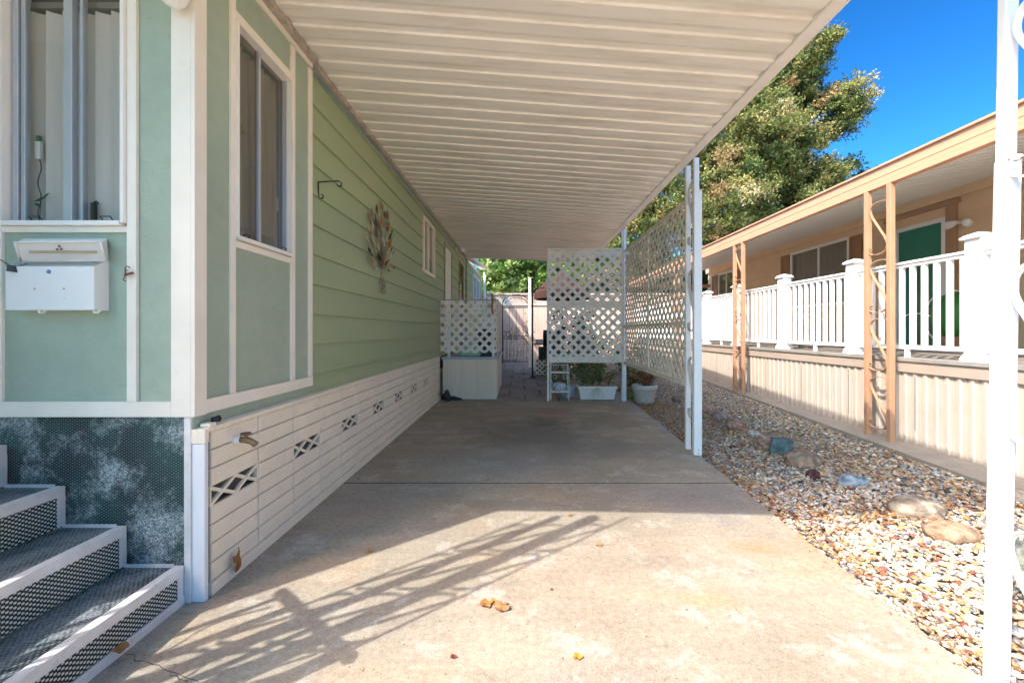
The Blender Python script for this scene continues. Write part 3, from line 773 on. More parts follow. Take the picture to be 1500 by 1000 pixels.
b = MB(); b.box(-1.955, -1.938, FY + .045, FY + .06, 1.688, 1.785); b.tube([(-1.947, FY + .052, 1.785), (-1.935, FY + .052, 1.792), (-1.925, FY + .052, 1.782)], .004, 6)
b = b.build('window_latch', M['black_iron'], win)

# ---- bay window on the right face
w = MB(); bx0, bx1 = FX - .06, FX + .026
w.box(bx0, bx1, 2.14, 2.152, 1.675, 2.775); w.box(bx0, bx1, 2.648, 2.6625, 1.675, 2.775)
w.box(bx0, bx1 + .003, 2.152, 2.648, 1.665, 1.686); w.box(bx0, bx1, 2.152, 2.648, 2.76, 2.775)
win2 = w.build('window', M['white'], home, bevel=.002)
s = MB(); s.box(FX - .03, FX - .006, 2.358, 2.375, 1.69, 2.757); s.box(FX - .045, FX - .02, 2.382, 2.402, 1.69, 2.757)
s.box(FX - .045, FX - .006, 2.153, 2.162, 1.69, 2.757); s.box(FX - .045, FX - .006, 2.636, 2.647, 1.69, 2.757)
s.build('sash', M['alu_win'], win2, bevel=.0015)
MB().box(FX - .022, FX - .018, 2.162, 2.358, 1.69, 2.757).build('pane', M['glass_dim'], win2)
MB().box(FX - .035, FX - .031, 2.402, 2.636, 1.69, 2.757).build('pane', M['glass_dim'], win2)
b = MB(); n = 90; vs = []
for k in range(n + 1):
    y = 2.10 + .6 * k / n; x = FX - .085 + .013 * math.sin(k * .62) + .006 * math.sin(k * 1.7)
    vs += [(x, y, 1.6), (x - .012, y, 2.76)]
b.add(vs, [(2 * k, 2 * k + 2, 2 * k + 3, 2 * k + 1) for k in range(n)])
b.build('curtain', M['blind'], win2, smooth=True)
h = MB()
for hy in (2.21, 2.56): MB().tube([(FX + .0, hy, 1.69), (FX + .012, hy, 1.706), (FX + .012, hy + .045, 1.706), (FX + .0, hy + .045, 1.69)], .0028, 6).build('handle', M['black_iron'], win2)
MB().box(FX - .06, FX - .045, 2.60, 2.618, 1.94, 2.02).build('lock_box', M['white'], win2)
v = MB()
for k in range(6):
    a = k * 1.1 + .4; L = .035
    P = [(FX - .028, 2.245, 2.27), (FX - .027, 2.245 + L * .5 * math.cos(a) + .006, 2.27 + L * .5 * math.sin(a)), (FX - .028, 2.245 + L * math.cos(a), 2.27 + L * math.sin(a)), (FX - .027, 2.245 + L * .5 * math.cos(a) - .006, 2.27 + L * .5 * math.sin(a) - .004)]
    v.add(P, [(0, 1, 2, 3)], (.10, .30, .10))
v = v.build('window_sticker', M['leaf'], win2)

# ---- small far window, door, narrow door on the siding
w = MB(); X0, X1 = SX - .03, SX + .032
w.box(X0, X1, 6.36, 6.42, 2.14, 2.90); w.box(X0, X1, 7.13, 7.19, 2.14, 2.90); w.box(X0, X1 + .004, 6.36, 7.19, 2.09, 2.14); w.box(X0, X1, 6.36, 7.19, 2.90, 2.94); w.box(X0, X1 - .006, 6.70, 6.76, 2.1405, 2.8995)
w3 = w.build('window', M['cream'], home, bevel=.003)
MB().box(SX - .012, SX - .008, 6.42, 7.13, 2.14, 2.90).build('pane', M['glass_dim'], w3)
b = MB()
for k in range(19): b.box(SX - .028, SX - .016, 6.77, 7.12, 2.38 + k * .027, 2.395 + k * .027)
b.build('blind', M['blind'], w3)
dr = MB(); dr.box(SX - .02, SX + .012, 8.20, 8.96, .80, 2.86); d = dr.build('door', M['door'], home, bevel=.003)
fr = MB(); fr.box(SX - .03, SX + .03, 8.14, 8.20, .80, 2.92); fr.box(SX - .03, SX + .03, 8.96, 9.02, .80, 2.92); fr.box(SX - .03, SX + .03, 8.20, 8.96, 2.86, 2.92)
fr.build('door_frame', M['siding'], home)
kn = MB(); kn.tube([(SX + .012, 8.88, 1.72), (SX + .06, 8.88, 1.72)], .014, 10); kn.box(SX + .012, SX + .018, 8.85, 8.91, 1.62, 1.82); kn.build('handle', M['brass'], d)
dr = MB(); dr.box(SX - .025, SX + .005, 10.16, 10.79, .80, 2.84); d2 = dr.build('door', M['glass_dim'], home)
fr = MB(); fr.box(SX - .03, SX + .03, 10.1, 10.16, .80, 2.90); fr.box(SX - .03, SX + .03, 10.79, 10.85, .80, 2.90); fr.box(SX - .03, SX + .03, 10.16, 10.79, 2.84, 2.90)
fr.build('door_frame', M['shutter'], home)
w = MB(); w.box(SX - .01, SX + .055, 13.0, 13.1, 1.9, 2.98); w.box(SX - .01, SX + .055, 14.9, 15.0, 1.9, 2.98); w.box(SX - .01, SX + .055, 13.1, 14.9, 1.9, 1.97); w.box(SX - .01, SX + .055, 13.1, 14.9, 2.9, 2.98); w.box(SX, SX + .045, 13.95, 14.05, 1.9701, 2.8999)
w4 = w.build('window', M['vinyl'], home); MB().box(SX + .01, SX + .015, 13.1, 14.9, 1.97, 2.9).build('pane', M['glass_dim'], w4)
# downspout at the far corner
MB().tube([(-1.36, 16.15, .1), (-1.36, 16.15, 3.45)], .045, 8).build('downspout', M['white'], home, smooth=True)

# ---- block skirting along the driveway
XK = -1.41
jt = MB(); sk = MB(); P0 = 1.93; pitch = .354
rows = 8; zb, zt = .055, .745; rh = (zt - zb) / rows
ncol = 15
vents = [(c, 4) for c in (0, 2, 4, 6, 8, 10, 12)]
for c in range(ncol + 1):
    y0 = P0 + c * pitch; y1 = y0 + pitch
    if y0 > 7.35: break
    y1 = min(y1, 7.45)
    for r_ in range(rows):
        if (c, r_) in vents or (c, r_ - 0) in vents: continue
        dx = random.uniform(0, .002)
        z0 = zb + r_ * rh; z1 = z0 + rh; g = .0024; c_ = .004
        a, b, e, f = y0 + .0055, y1 - .0055, z0 + g, z1 - g
        sk.add([(XK - .03, a, e), (XK - .03, b, e), (XK - .03, b, f), (XK - .03, a, f),
                (XK - .006 + dx, a, e), (XK - .006 + dx, b, e), (XK - .006 + dx, b, f), (XK - .006 + dx, a, f),
                (XK - .001 + dx, a + c_, e + c_), (XK - .001 + dx, b - c_, e + c_), (XK - .001 + dx, b - c_, f - c_), (XK - .001 + dx, a + c_, f - c_)],
               [(0, 1, 2, 3), (0, 4, 5, 1), (1, 5, 6, 2), (2, 6, 7, 3), (3, 7, 4, 0), (4, 8, 9, 5), (5, 9, 10, 6), (6, 10, 11, 7), (7, 11, 8, 4), (8, 11, 10, 9)])
skirt = sk.build('block_skirting', M['block'], home)
for c in range(ncol + 1):
    for r_ in range(rows):
        if (c, r_) in vents or P0 + c * pitch > 7.3: continue
        jt.box(XK - .028, XK - .012, P0 + c * pitch, min(P0 + (c + 1) * pitch, 7.45), zb + r_ * rh, zb + (r_ + 1) * rh)
jt.build('block_joint', mat('brown_joint', (.20, .15, .11), rough=.9), home)
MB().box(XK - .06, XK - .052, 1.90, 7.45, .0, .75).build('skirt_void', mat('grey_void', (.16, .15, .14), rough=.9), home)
MB().box(-4.6, -4.5, 1.99, 16, .0, 3.2).build('side_wall', M['siding'], home)
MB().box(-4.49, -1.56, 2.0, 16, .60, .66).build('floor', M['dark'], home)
MB().box(-1.53, -1.51, 7.4, 16, 0, .8).build('rear_skirt', M['block'], home)
cap = MB(); cap.box(XK - .05, XK + .012, 1.90, 7.45, .746, .768); cap.box(XK - .02, XK + .014, 1.92, 7.45, .0, .054)
cap.build('skirt_rail', M['block'], home, bevel=.003)
for c, r_ in vents:
    y0 = P0 + c * pitch; z0 = zb + r_ * rh; vt = MB(); y1 = y0 + pitch; z1 = z0 + rh
    if y1 > 7.4: continue
    for side in (-1, 1):
        for k in range(-1, 3):
            a = (y0 + k * pitch / 2, z0); b_ = (y0 + (k + 1) * pitch / 2 + 0, z1)
            if side < 0: a, b_ = (a[0], z1), (b_[0], z0)
            if a[0] < y0 - .001 or b_[0] > y1 + .001: continue
            vt.beam((XK - .012 - (.004 if side < 0 else 0), a[0], a[1]), (XK - .012 - (.004 if side < 0 else 0), b_[0], b_[1]), .016, .014, up=(1, 0, 0))
    vt.box(XK - .03, XK - .004, y0, y0 + .008, z0, z1); vt.box(XK - .03, XK - .004, y1 - .008, y1, z0, z1)
    vt.build('vent', M['block'], home)
# corner post of the skirting, seen from the front
cp = MB(); cp.box(-1.455, XK + .012, 1.875, 1.9, 0, .70); cp.build('skirt_corner', M['white_metal'], home, bevel=.004)
cp = MB(); cp.box(-1.458, XK + .016, 1.872, 1.899, .701, .765); cp.box(XK - .03, XK + .016, 1.901, 1.945, .769, .785); cp.build('skirt_corner_cap', M['block'], home, bevel=.004)
# mesh panel under the front wall
MB().box(-3.4, -1.4605, FY + .002, FY + .012, 0.0, .8215).build('mesh_panel', M['panel_mesh'], home)
an = MB(); an.box(-1.4875, -1.460, FY - .008, FY - .003, .0, .82); an.box(-1.463, -1.456, FY - .012, FY + .02, .0, .8195)
for z in (.05, .2, .36, .55, .77): an.tube([(-1.476, FY - .008, z), (-1.476, FY - .0105, z)], .004, 8)
an.build('corner_angle', M['alu'], home, bevel=.001)

# ------------------------------------------------------------------ carport
def XR(y): return 1.585 + .026 * y
def ZR(y): return 1.2 + 1.59 + .023 * y
def ZL(y): return 1.2 + 1.855 + .012 * y
def zc(x, y):
    t = (x + 1.47) / (XR(y) + 1.47); return ZL(y) * (1 - t) + ZR(y) * t
cport = thing('carport', 'long white ribbed carport roof joined to the green home', 'carport', (1.7, 6, 0))
# pan profile along y
YB = 11.2; prof = []; y = 1.90; pp = .178
k = 0
while y < YB:
    prof += [(y, 0), (y + .085, 0.0), (y + .125, .013), (y + .167, .013), (y + .172, .001)]
    y += pp
prof.append((YB, 0))
NXs = 12
def pan(prof, xl, xr, name, mt, parent, zf, th=.012):
    m = MB(); vs = []; fs = []; n = len(prof)
    for lay in (0, th):
        for (y, dz) in prof:
            a, b = xl(y), xr(y)
            for i in range(NXs + 1):
                x = a + (b - a) * i / NXs; vs.append((x, y, zf(x, y) + dz + lay + .0022 * mnoise.noise(Vector((x * 1.3, y * 5, 2)))))
    W = NXs + 1; L = n * W
    for j in range(n - 1):
        for i in range(NXs):
            a = j * W + i; fs.append((a, a + 1, a + W + 1, a + W)); fs.append((L + a, L + a + W, L + a + W + 1, L + a + 1))
        a = j * W; fs.append((a, a + W, L + a + W, L + a)); a = j * W + NXs; fs.append((a, L + a, L + a + W, a + W))
    for j in (0, n - 1):
        for i in range(NXs):
            a = j * W + i; fs.append((a, L + a, L + a + 1, a + 1))
    m.add(vs, fs); return m.build(name, mt, parent)
pan(prof, lambda y: SX + .03, lambda y: XR(y) - .02, 'roof_pan', M['pan'], cport, zc)
# front part over the porch
prof2 = []; y = .93
while y < 1.75:
    prof2 += [(y, 0), (y + .085, 0.0), (y + .125, .013), (y + .167, .013), (y + .172, .001)]; y += pp
prof2.append((1.9, .0))
def yf(x): return float(np.interp(x, [-2.5, 1.62], [.89, 1.00]))
# squeeze the front edge so it follows the front beam
pan(prof2, lambda y: -4.7, lambda y: XR(y) - .02, 'roof_pan', M['pan'], cport, zc)
# edge beam (inner lip, bottom, outer fascia)
bm_ = MB()
def run(m, y0, y1, dx0, dx1, dz0, dz1, nseg=1):
    m.hexa([(XR(y0) + dx0, y0, ZR(y0) + dz0), (XR(y0) + dx1, y0, ZR(y0) + dz0), (XR(y1) + dx1, y1, ZR(y1) + dz0), (XR(y1) + dx0, y1, ZR(y1) + dz0),
            (XR(y0) + dx0, y0, ZR(y0) + dz1), (XR(y0) + dx1, y0, ZR(y0) + dz1), (XR(y1) + dx1, y1, ZR(y1) + dz1), (XR(y1) + dx0, y1, ZR(y1) + dz1)])
run(bm_, .98, YB, -.012, .0, .0, .10); run(bm_, .98, YB, -.085, -.0125, .0, .006); run(bm_, .98, YB, -.090, -.0855, -.0, .022)
bm_.build('edge_beam', M['white'], cport, bevel=.0015)
fb = MB()
fb.hexa([(-4.7, yf(-2.5), zc(-4.5, .9) - .05), (XR(.98), yf(1.6), ZR(.98) - .01), (XR(.98), yf(1.6) + .03, ZR(.98) - .01), (-4.7, yf(-2.5) + .03, zc(-4.5, .9) - .05),
         (-4.5, yf(-2.5), zc(-4.5, .9) + .11), (XR(.98), yf(1.6), ZR(.98) + .11), (XR(.98), yf(1.6) + .03, ZR(.98) + .11), (-4.5, yf(-2.5) + .03, zc(-4.5, .9) + .11)])
fb.build('front_beam', M['white'], cport, bevel=.002)
fb = MB(); fb.hexa([(SX + .03, YB, ZL(YB) - .05), (XR(YB), YB, ZR(YB) - .03), (XR(YB), YB + .03, ZR(YB) - .03), (SX + .03, YB + .03, ZL(YB) - .05),
                    (SX + .03, YB, ZL(YB) + .08), (XR(YB), YB, ZR(YB) + .08), (XR(YB), YB + .03, ZR(YB) + .08), (SX + .03, YB + .03, ZL(YB) + .08)])
fb.build('rear_beam', M['white'], cport, bevel=.002)
lg = MB()
for a, b in ((1.86, 2.94), (2.94, 11.2)):
    x0 = FX + .016 if a < 2 else SX + .014
    lg.hexa([(x0, a, ZL(a) - .045), (x0 + .035, a, ZL(a) - .045), (x0 + .035, b, ZL(b) - .045), (x0, b, ZL(b) - .045),
             (x0, a, ZL(a) - .002), (x0 + .035, a, ZL(a) - .002), (x0 + .035, b, ZL(b) - .002), (x0, b, ZL(b) - .002)])
yy = 1.95
while yy < 11:
    lg.tube([(SX + .055 if yy > 2.94 else FX + .052, yy, ZL(yy) - .022), (SX + .062 if yy > 2.94 else FX + .059, yy, ZL(yy) - .022)], .008, 6); yy += .178
lg.build('ledger', M['ledger'], cport)

def scroll_pts(y_a, y_b, z0, z1, x):
    """elongated S between two uprights"""
    W = y_b - y_a; H = z1 - z0; pts = []
    C = [(.10, .86), (.00, .90), (.02, .955), (.22, .995), (.55, 1.0), (.85, .95), (.95, .86), (.86, .74), (.62, .58), (.38, .42), (.14, .26), (.05, .14), (.15, .05), (.45, .0), (.78, .005), (.98, .045), (1.0, .10), (.90, .14)]
    # Catmull-Rom
    out = []
    for i in range(len(C) - 1):
        p0 = C[max(i - 1, 0)]; p1 = C[i]; p2 = C[i + 1]; p3 = C[min(i + 2, len(C) - 1)]
        for s_ in range(5):
            t = s_ / 5
            q = [.5 * (2 * p1[k] + (p2[k] - p0[k]) * t + (2 * p0[k] - 5 * p1[k] + 4 * p2[k] - p3[k]) * t * t + (3 * p1[k] - p0[k] - 3 * p2[k] + p3[k]) * t ** 3) for k in (0, 1)]
            out.append(q)
    out.append(C[-1])
    return [(x, y_a + u * W, z0 + v * H) for u, v in out]

def post_pair(x, y1, y2, ztop, z0, m, parent, w=.042, d=.075, sleeve=None, H=.60, gap=.865, off=.35, lean=0, axis='y', orig=None):
    p = MB()
    for y in (y1, y2):
        if axis == 'y': p.hexa([(x - w / 2 - lean, y - d / 2, z0), (x + w / 2 - lean, y - d / 2, z0), (x + w / 2 - lean, y + d / 2, z0), (x - w / 2 - lean, y + d / 2, z0),
                                (x - w / 2, y - d / 2, ztop), (x + w / 2, y - d / 2, ztop), (x + w / 2, y + d / 2, ztop), (x - w / 2, y + d / 2, ztop)])
    post = p.build('post', m, parent, bevel=.004)
    ya, yb = min(y1, y2) + d / 2, max(y1, y2) - d / 2
    z = z0 + off; s_ = MB()
    while z + H < ztop:
        s_.ribbon(scroll_pts(ya, yb, z, z + H, x), (1, 0, 0), .026, .006)
        for fy, fz in ((ya - .001 + .01, z + H * .90), (yb - .01, z + H * .09)):
            s_.tube([(x, fy - .012, fz), (x, fy + .012, fz)], .008, 8)
        z += gap
    if lean: s_.v = [(a - lean * (1 - c / ztop), b, c) for a, b, c in s_.v]
    s_.build('scroll', M['scroll_shaded'] if (m is M['white_metal'] and not lean) else m, post)
    return post
# middle double post
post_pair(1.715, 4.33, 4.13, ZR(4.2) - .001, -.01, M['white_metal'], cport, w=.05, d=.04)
MB().box(1.688, 1.765, 4.105, 4.155, -.01, 2.57).build('post_sleeve', M['white_metal'], cport, bevel=.004)
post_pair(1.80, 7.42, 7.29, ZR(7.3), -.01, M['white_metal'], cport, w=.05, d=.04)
for z_ in (.02, .05): MB().tube([(1.715 + .012, 4.104, z_), (1.715 + .012, 4.100, z_)], .005, 8).build('screw', M['rust'], cport)
# nearest double post
pn = post_pair(1.664, 1.17, 1.437, ZR(1.4) - .001, -.01, M['white_metal'], cport, w=.046, d=.028, off=-.02, H=.60, lean=.040)
MB().hexa([(1.592, 1.418, -.01), (1.644, 1.418, -.01), (1.644, 1.460, -.01), (1.592, 1.460, -.01), (1.632, 1.418, 1.78), (1.684, 1.418, 1.78), (1.684, 1.460, 1.78), (1.632, 1.460, 1.78)]).build('post_sleeve', M['white_metal'], cport, bevel=.004)
wr = MB(); wr.tube([(1.630, 1.415, 1.775), (1.655, 1.413, 1.768), (1.688, 1.413, 1.780), (1.695, 1.38, 1.77), (1.70, 1.3, 1.755)], .0025, 6); wr.tube([(1.630, 1.415, 1.781), (1.66, 1.412, 1.777), (1.70, 1.36, 1.79)], .0018, 6)
wr.build('wire_tie', M['wire'], pn)

# ------------------------------------------------------------------ lattice
def clip(poly, w, h):
    def cl(p, f, g):
        out = []
        for i in range(len(p)):
            a, b = p[i], p[(i + 1) % len(p)]
            ia, ib = f(a), f(b)
            if ia: out.append(a)
            if ia != ib: out.append(g(a, b))
        return out
    def lx(c): return lambda a, b: (c, a[1] + (b[1] - a[1]) * (c - a[0]) / (b[0] - a[0]))
    def ly(c): return lambda a, b: (a[0] + (b[0] - a[0]) * (c - a[1]) / (b[1] - a[1]), c)
    for f, g in ((lambda p: p[0] >= 0, lx(0)), (lambda p: p[0] <= w, lx(w)), (lambda p: p[1] >= 0, ly(0)), (lambda p: p[1] <= h, ly(h))):
        poly = cl(poly, f, g)
        if len(poly) < 3: return None
    return poly
def lattice(mb, w, h, to3, pitch=.171, sw=.047, t=.007, phase=0.0):
    hw = sw / math.sqrt(2)
    c = -h - pitch + phase
    while c < w + h + pitch:
        for lay, sg in ((0, 1), (1, -1)):
            if sg > 0: poly = [(c - hw, 0), (c + hw, 0), (c + hw + h, h), (c - hw + h, h)]
            else: poly = [(c - hw, 0), (c + hw, 0), (c + hw - h, h), (c - hw - h, h)]
            p = clip(poly, w, h)
            if p: mb.prism(p, lambda u, v, q, lay=lay: to3(u, v, q + lay * (t + .0004)), t)
        c += pitch
# side screen between carport posts
def sx(y): return 1.735 + (y - 4.37) * (1.80 - 1.735) / (7.25 - 4.37)
side = thing('lattice_screen', 'long side lattice screen seen edge-on between two carport posts', 'lattice', (1.76, 5.8, .66), 'lattice screens of the carport')
YA, YZ = 4.36, 7.255; zb0, zm, zt0 = .66, 1.285, 2.54
ymid = (YA + YZ) / 2
for (a, b) in ((YA + .02, ymid - .02), (ymid + .02, YZ - .02)):
    for (c, d_) in ((zb0 + .03, zm - .02), (zm + .02, zt0 - .02)):
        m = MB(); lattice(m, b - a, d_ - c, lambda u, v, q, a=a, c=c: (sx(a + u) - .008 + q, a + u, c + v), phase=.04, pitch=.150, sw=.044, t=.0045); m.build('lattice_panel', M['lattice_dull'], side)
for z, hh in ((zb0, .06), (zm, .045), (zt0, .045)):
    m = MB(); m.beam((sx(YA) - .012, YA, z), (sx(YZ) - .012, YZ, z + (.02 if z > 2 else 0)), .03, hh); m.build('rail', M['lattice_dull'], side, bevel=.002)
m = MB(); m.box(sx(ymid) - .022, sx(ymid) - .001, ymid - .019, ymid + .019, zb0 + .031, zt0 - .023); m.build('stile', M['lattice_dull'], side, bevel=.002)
# front screen facing the camera at the end of driveway
fs_ = thing('lattice_screen', 'white lattice screen facing the driveway above the planter', 'lattice', (1.13, 7.33, 0), 'lattice screens of the carport')
LX0, LX1, LY, LZ0, LZ1 = .475, 1.775, 7.31, .665, 2.625
m = MB(); lattice(m, LX1 - LX0, 1.66 - LZ0 - .01, lambda u, v, q: (LX0 + u, LY + .02 - q, LZ0 + v), phase=.06, pitch=.1715, sw=.055); m.build('lattice_panel', M['lattice'], fs_)
m = MB(); lattice(m, LX1 - LX0, LZ1 - 1.66, lambda u, v, q: (LX0 + u, LY + .02 - q, 1.66 + v), phase=.11, pitch=.1715, sw=.055); m.build('lattice_panel', M['lattice'], fs_)
m = MB(); m.box(LX0 - .012, LX0 + .026, LY - .03, LY + .03, -.01, LZ1 + .01); m.build('post', M['white_metal'], fs_, bevel=.003)
m = MB(); m.box(LX1 - .02, LX1 + .012, LY - .028, LY + .03, -.01, LZ0); m.build('post', M['white_metal'], fs_, bevel=.003)
for z in (LZ0 - .008, LZ1 - .02): MB().box(LX0 + .0265, LX1 + .01, LY - .002 - .004, LY + .024, z, z + .026).build('rail', M['white'], fs_, bevel=.002)
for a, b in ((1.60, 1.72), (LZ0 + .02, LZ0 + .10), (LZ1 - .12, LZ1 - .03)): MB().box(LX0 + .027, LX1 + .01, LY + .0215, LY + .030, a, b).build('backing_strip', M['white'], fs_)

# ------------------------------------------------------------------ side landing with lattice rail
ld = thing('side_landing', 'cream beadboard landing with lattice rail below the side door', 'landing', (-.9, 8.4, 0))
BX0, BX1, BY0, BY1, BZ = -1.37, -.42, 7.5, 9.4, .70
def bead(mb, a, b, z0, z1, to3):
    u = a
    while u < b - .001:
        w_ = min(.044, b - u)
        mb.prism([(u + .002, 0), (u + w_ - .002, 0), (u + w_ - .005, .009), (u + .005, .009)], lambda p, q, w: to3(p, q, z0 + w), z1 - z0)
        u += .0445
m = MB(); m.box(BX0, BX1, BY0, BY0 + .02, .02, BZ); bead(m, BX0, BX1, .03, BZ, lambda p, q, w: (p, BY0 - q, w))
m.box(BX1 - .02, BX1, BY0 + .02, BY1, .02, BZ); bead(m, BY0, BY1, .03, BZ, lambda p, q, w: (BX1 + q, p, w)); m.build('skirt_board', M['beadboard'], ld)
m = MB(); m.box(BX0 - .02, BX1 + .03, BY0 - .03, BY1, BZ, BZ + .045); m.build('deck', mat('pale_blue_grey_deck_edge', (.44, .50, .55), rough=.5), ld, bevel=.003)
m = MB(); m.box(BX0 + .1, BX1, BY0 - .013, BY0 - .009, .0, .03); m.build('base_trim', M['white'], ld)
m = MB()
for x in (BX0 + .10, BX1 - .06): 
    m = MB(); m.box(x - .022, x + .022, BY0 + .03, BY0 + .07, BZ + .045, 1.73); m.build('post', M['lattice'], ld, bevel=.002)
m = MB(); m.box(BX1 - .05, BX1 - .0, BY1 - .06, BY1 - .02, BZ + .045, 1.73); m.build('post', M['lattice'], ld, bevel=.002)
m = MB(); lattice(m, 1.0, .93, lambda u, v, q: (-1.415 + u, BY0 + .028 - q, .815 + v), phase=.05, pitch=.166, sw=.05, t=.006); m.build('lattice_panel', M['lattice'], ld)
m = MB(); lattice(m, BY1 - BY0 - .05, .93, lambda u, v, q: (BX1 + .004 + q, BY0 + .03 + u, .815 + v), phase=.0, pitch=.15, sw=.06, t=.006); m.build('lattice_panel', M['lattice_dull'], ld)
m = MB(); m.box(-1.40, BX1, BY0 + .031, BY0 + .07, 1.745, 1.765); m.box(BX1 - .02, BX1 + .02, BY0 + .07, BY1, 1.745, 1.765); m.build('top_rail', M['ledger'], ld)
# green translucent tub on the landing
tb = MB(); 
def rring(cx, cy, w_, d_, z, n=28): return [(cx + w_ / 2 * math.copysign(abs(math.cos(a)) ** .5, math.cos(a)), cy + d_ / 2 * math.copysign(abs(math.sin(a)) ** .5, math.sin(a)), z) for a in [2 * PI * k / n for k in range(n)]]
vs = []; n = 28
for (w_, z) in ((.36, 0), (.42, .04), (.44, .14), (.46, .145), (.46, .155), (.42, .155), (.40, .05)): vs += rring(0, 0, w_, w_ * .6, z)
fs = [(i * n + k, i * n + (k + 1) % n, (i + 1) * n + (k + 1) % n, (i + 1) * n + k) for i in range(6) for k in range(n)] + [tuple(range(n))[::-1], tuple(6 * n + k for k in range(n))]
tb.add(vs, fs); o = tb.build('tub', M['teal_plastic'], smooth=True); o.location = (-.92, 7.74, BZ + .046); tag(o, 'translucent green oval tub standing on the cream landing', 'tub')
# white cloth-like bottle bits & dark things beside it
def leafy(name, c, rx, ry, rz, n, size, pal, label, cat, group=None, mat_=None, up=False, parent=None, seed=0, dens_edge=True, wob=.25):
    r_ = np.random.default_rng(seed + 100)
    d = r_.standard_normal((n, 3)); d /= np.linalg.norm(d, axis=1)[:, None]
    rad = r_.uniform(.35, 1, n) ** .6
    P = d * rad[:, None] * np.array([rx, ry, rz]) + np.array(c)
    nse = np.array([mnoise.noise(Vector(p * 2.0 / max(rx, .3)) + Vector((seed, 0, 0))) for p in P])
    P += d * (nse * wob * 2)[:, None] * np.array([rx, ry, rz])
    return P
def leaf_quads(P, size, r_, aspect=2.0, droop=0.0):
    n = len(P)
    a = r_.standard_normal((n, 3)); a /= np.linalg.norm(a, axis=1)[:, None]
    b = r_.standard_normal((n, 3)); b -= (b * a).sum(1)[:, None] * a; b /= np.linalg.norm(b, axis=1)[:, None]
    s = size * r_.uniform(.6, 1.3, n)[:, None]; a = a * s; b = b * s / aspect
    V = np.stack([P - a, P - b + a * .1, P + a, P + b + a * .1], 1).reshape(-1, 3)
    F = np.arange(4 * n).reshape(-1, 4)
    return V, F

def tree_crown(lobes, nclump, leaves, size, pal, seed, clump_r=.55, hi=None, name='crown', parent=None, flat=.7):
    r_ = np.random.default_rng(seed)
    vol = np.array([(l[3] * l[4] * l[5]) ** (2 / 3) for l in lobes]); pr = vol / vol.sum()
    Ps = []; Cs = []
    for _ in range(nclump):
        l = lobes[r_.choice(len(lobes), p=pr)]
        d = r_.standard_normal(3); d /= np.linalg.norm(d)
        q = r_.uniform(.45, 1.0) ** .35
        c = np.array(l[:3]) + d * q * np.array(l[3:6])
        base = np.array(pal[r_.choice(len(pal), p=hi)]) * r_.uniform(.75, 1.2)
        cr = clump_r * r_.uniform(.5, 1.25)
        n = int(leaves * r_.uniform(.6, 1.3))
        # small twigs: leaves cluster round short rays
        k = max(3, n // 14); dirs = r_.standard_normal((k, 3)); dirs /= np.linalg.norm(dirs, axis=1)[:, None]
        which = r_.integers(0, k, n); t = r_.uniform(.15, 1, n)
        P = c + dirs[which] * (t * cr)[:, None] * np.array([1, 1, flat]) + r_.normal(0, cr * .10, (n, 3))
        Ps.append(P); Cs.append(np.repeat(base[None], n, 0) * r_.uniform(.75, 1.25, (n, 1)))
    P = np.concatenate(Ps); C = np.concatenate(Cs)
    V, F = leaf_quads(P, size, r_)
    o = np_mesh(name, V, F, M['leaf'], np.clip(np.repeat(C, 4, 0), 0, 1))
    if parent is not None: setp(o, parent)
    return o

# ---- big tree behind the neighbour's awning
def branch_tree(root, base, top, r0, m, limbs):
    t = MB(); b = Vector(base); tp = Vector(top)
    pts = [b.lerp(tp, k / 6) + Vector((.15 * math.sin(k * 1.3), .1 * math.cos(k), 0)) for k in range(7)]
    t.tube(pts, [r0 * (1 - .09 * k) for k in range(7)], 10)
    t.build('trunk', m, root, smooth=True)
    for (h, e, r) in limbs:
        lm = MB(); a = b.lerp(tp, h); e = Vector(e); mid = (a + e) / 2 + Vector((0, 0, .35))
        pts = [a, a.lerp(mid, .5) + Vector((0, 0, .1)), mid, mid.lerp(e, .5) + Vector((0, 0, .05)), e]
        lm.tube(pts, [r, r * .8, r * .6, r * .4, r * .2], 7); lm.build('limb', m, root, smooth=True)
def wp(x, y, Y): return ((x - 762) * Y / 620, Y, 1.2 + (485 - y) * Y / 620)
OAK = [(.16, .20, .055), (.26, .28, .09), (.42, .38, .15), (.06, .10, .03), (.34, .24, .11), (.50, .45, .24)]
bt = thing('oak_tree', 'tall olive green tree with yellowing clumps rising behind the carport', 'tree', (9.6, 17.5, .2))
Y0 = 17.5
lob = []
for x, y, rx, rz in ((1110, 300, 85, 85), (1100, 210, 75, 70), (1150, 235, 55, 60), (1130, 150, 55, 60), (1165, 100, 38, 42), (1195, 175, 40, 35), (1222, 165, 24, 30), (1180, 78, 26, 22), (1050, 280, 60, 70), (960, 300, 60, 50), (990, 350, 60, 50), (1080, 130, 60, 60), (1040, 190, 60, 60), (1190, 290, 30, 50), (930, 330, 50, 40), (1120, 360, 90, 60)):
    c = wp(x, y, Y0 + random.uniform(-1.2, 1.2)); k = Y0 / 620
    lob.append((*c, rx * k, 1.6, rz * k))
tree_crown(lob, 1250, 300, .056, OAK, 3, clump_r=.62, hi=[.32, .24, .12, .22, .05, .05], parent=bt)
branch_tree(bt, (9.6, 17.8, .1), (10.0, 17.6, 9.5), .38, M['bark'], [(.5, wp(1200, 175, 17.5), .14), (.45, wp(1040, 280, 17.3), .15), (.7, wp(1165, 90, 17.5), .12), (.35, wp(1120, 330, 17), .14), (.6, wp(1225, 150, 17.4), .10), (.4, wp(950, 320, 17.4), .12)])
bt2 = thing('cypress_tree', 'dark blue green tree low behind the neighbour awning at right', 'tree', (17.0, 21.5, .2))
lob = []
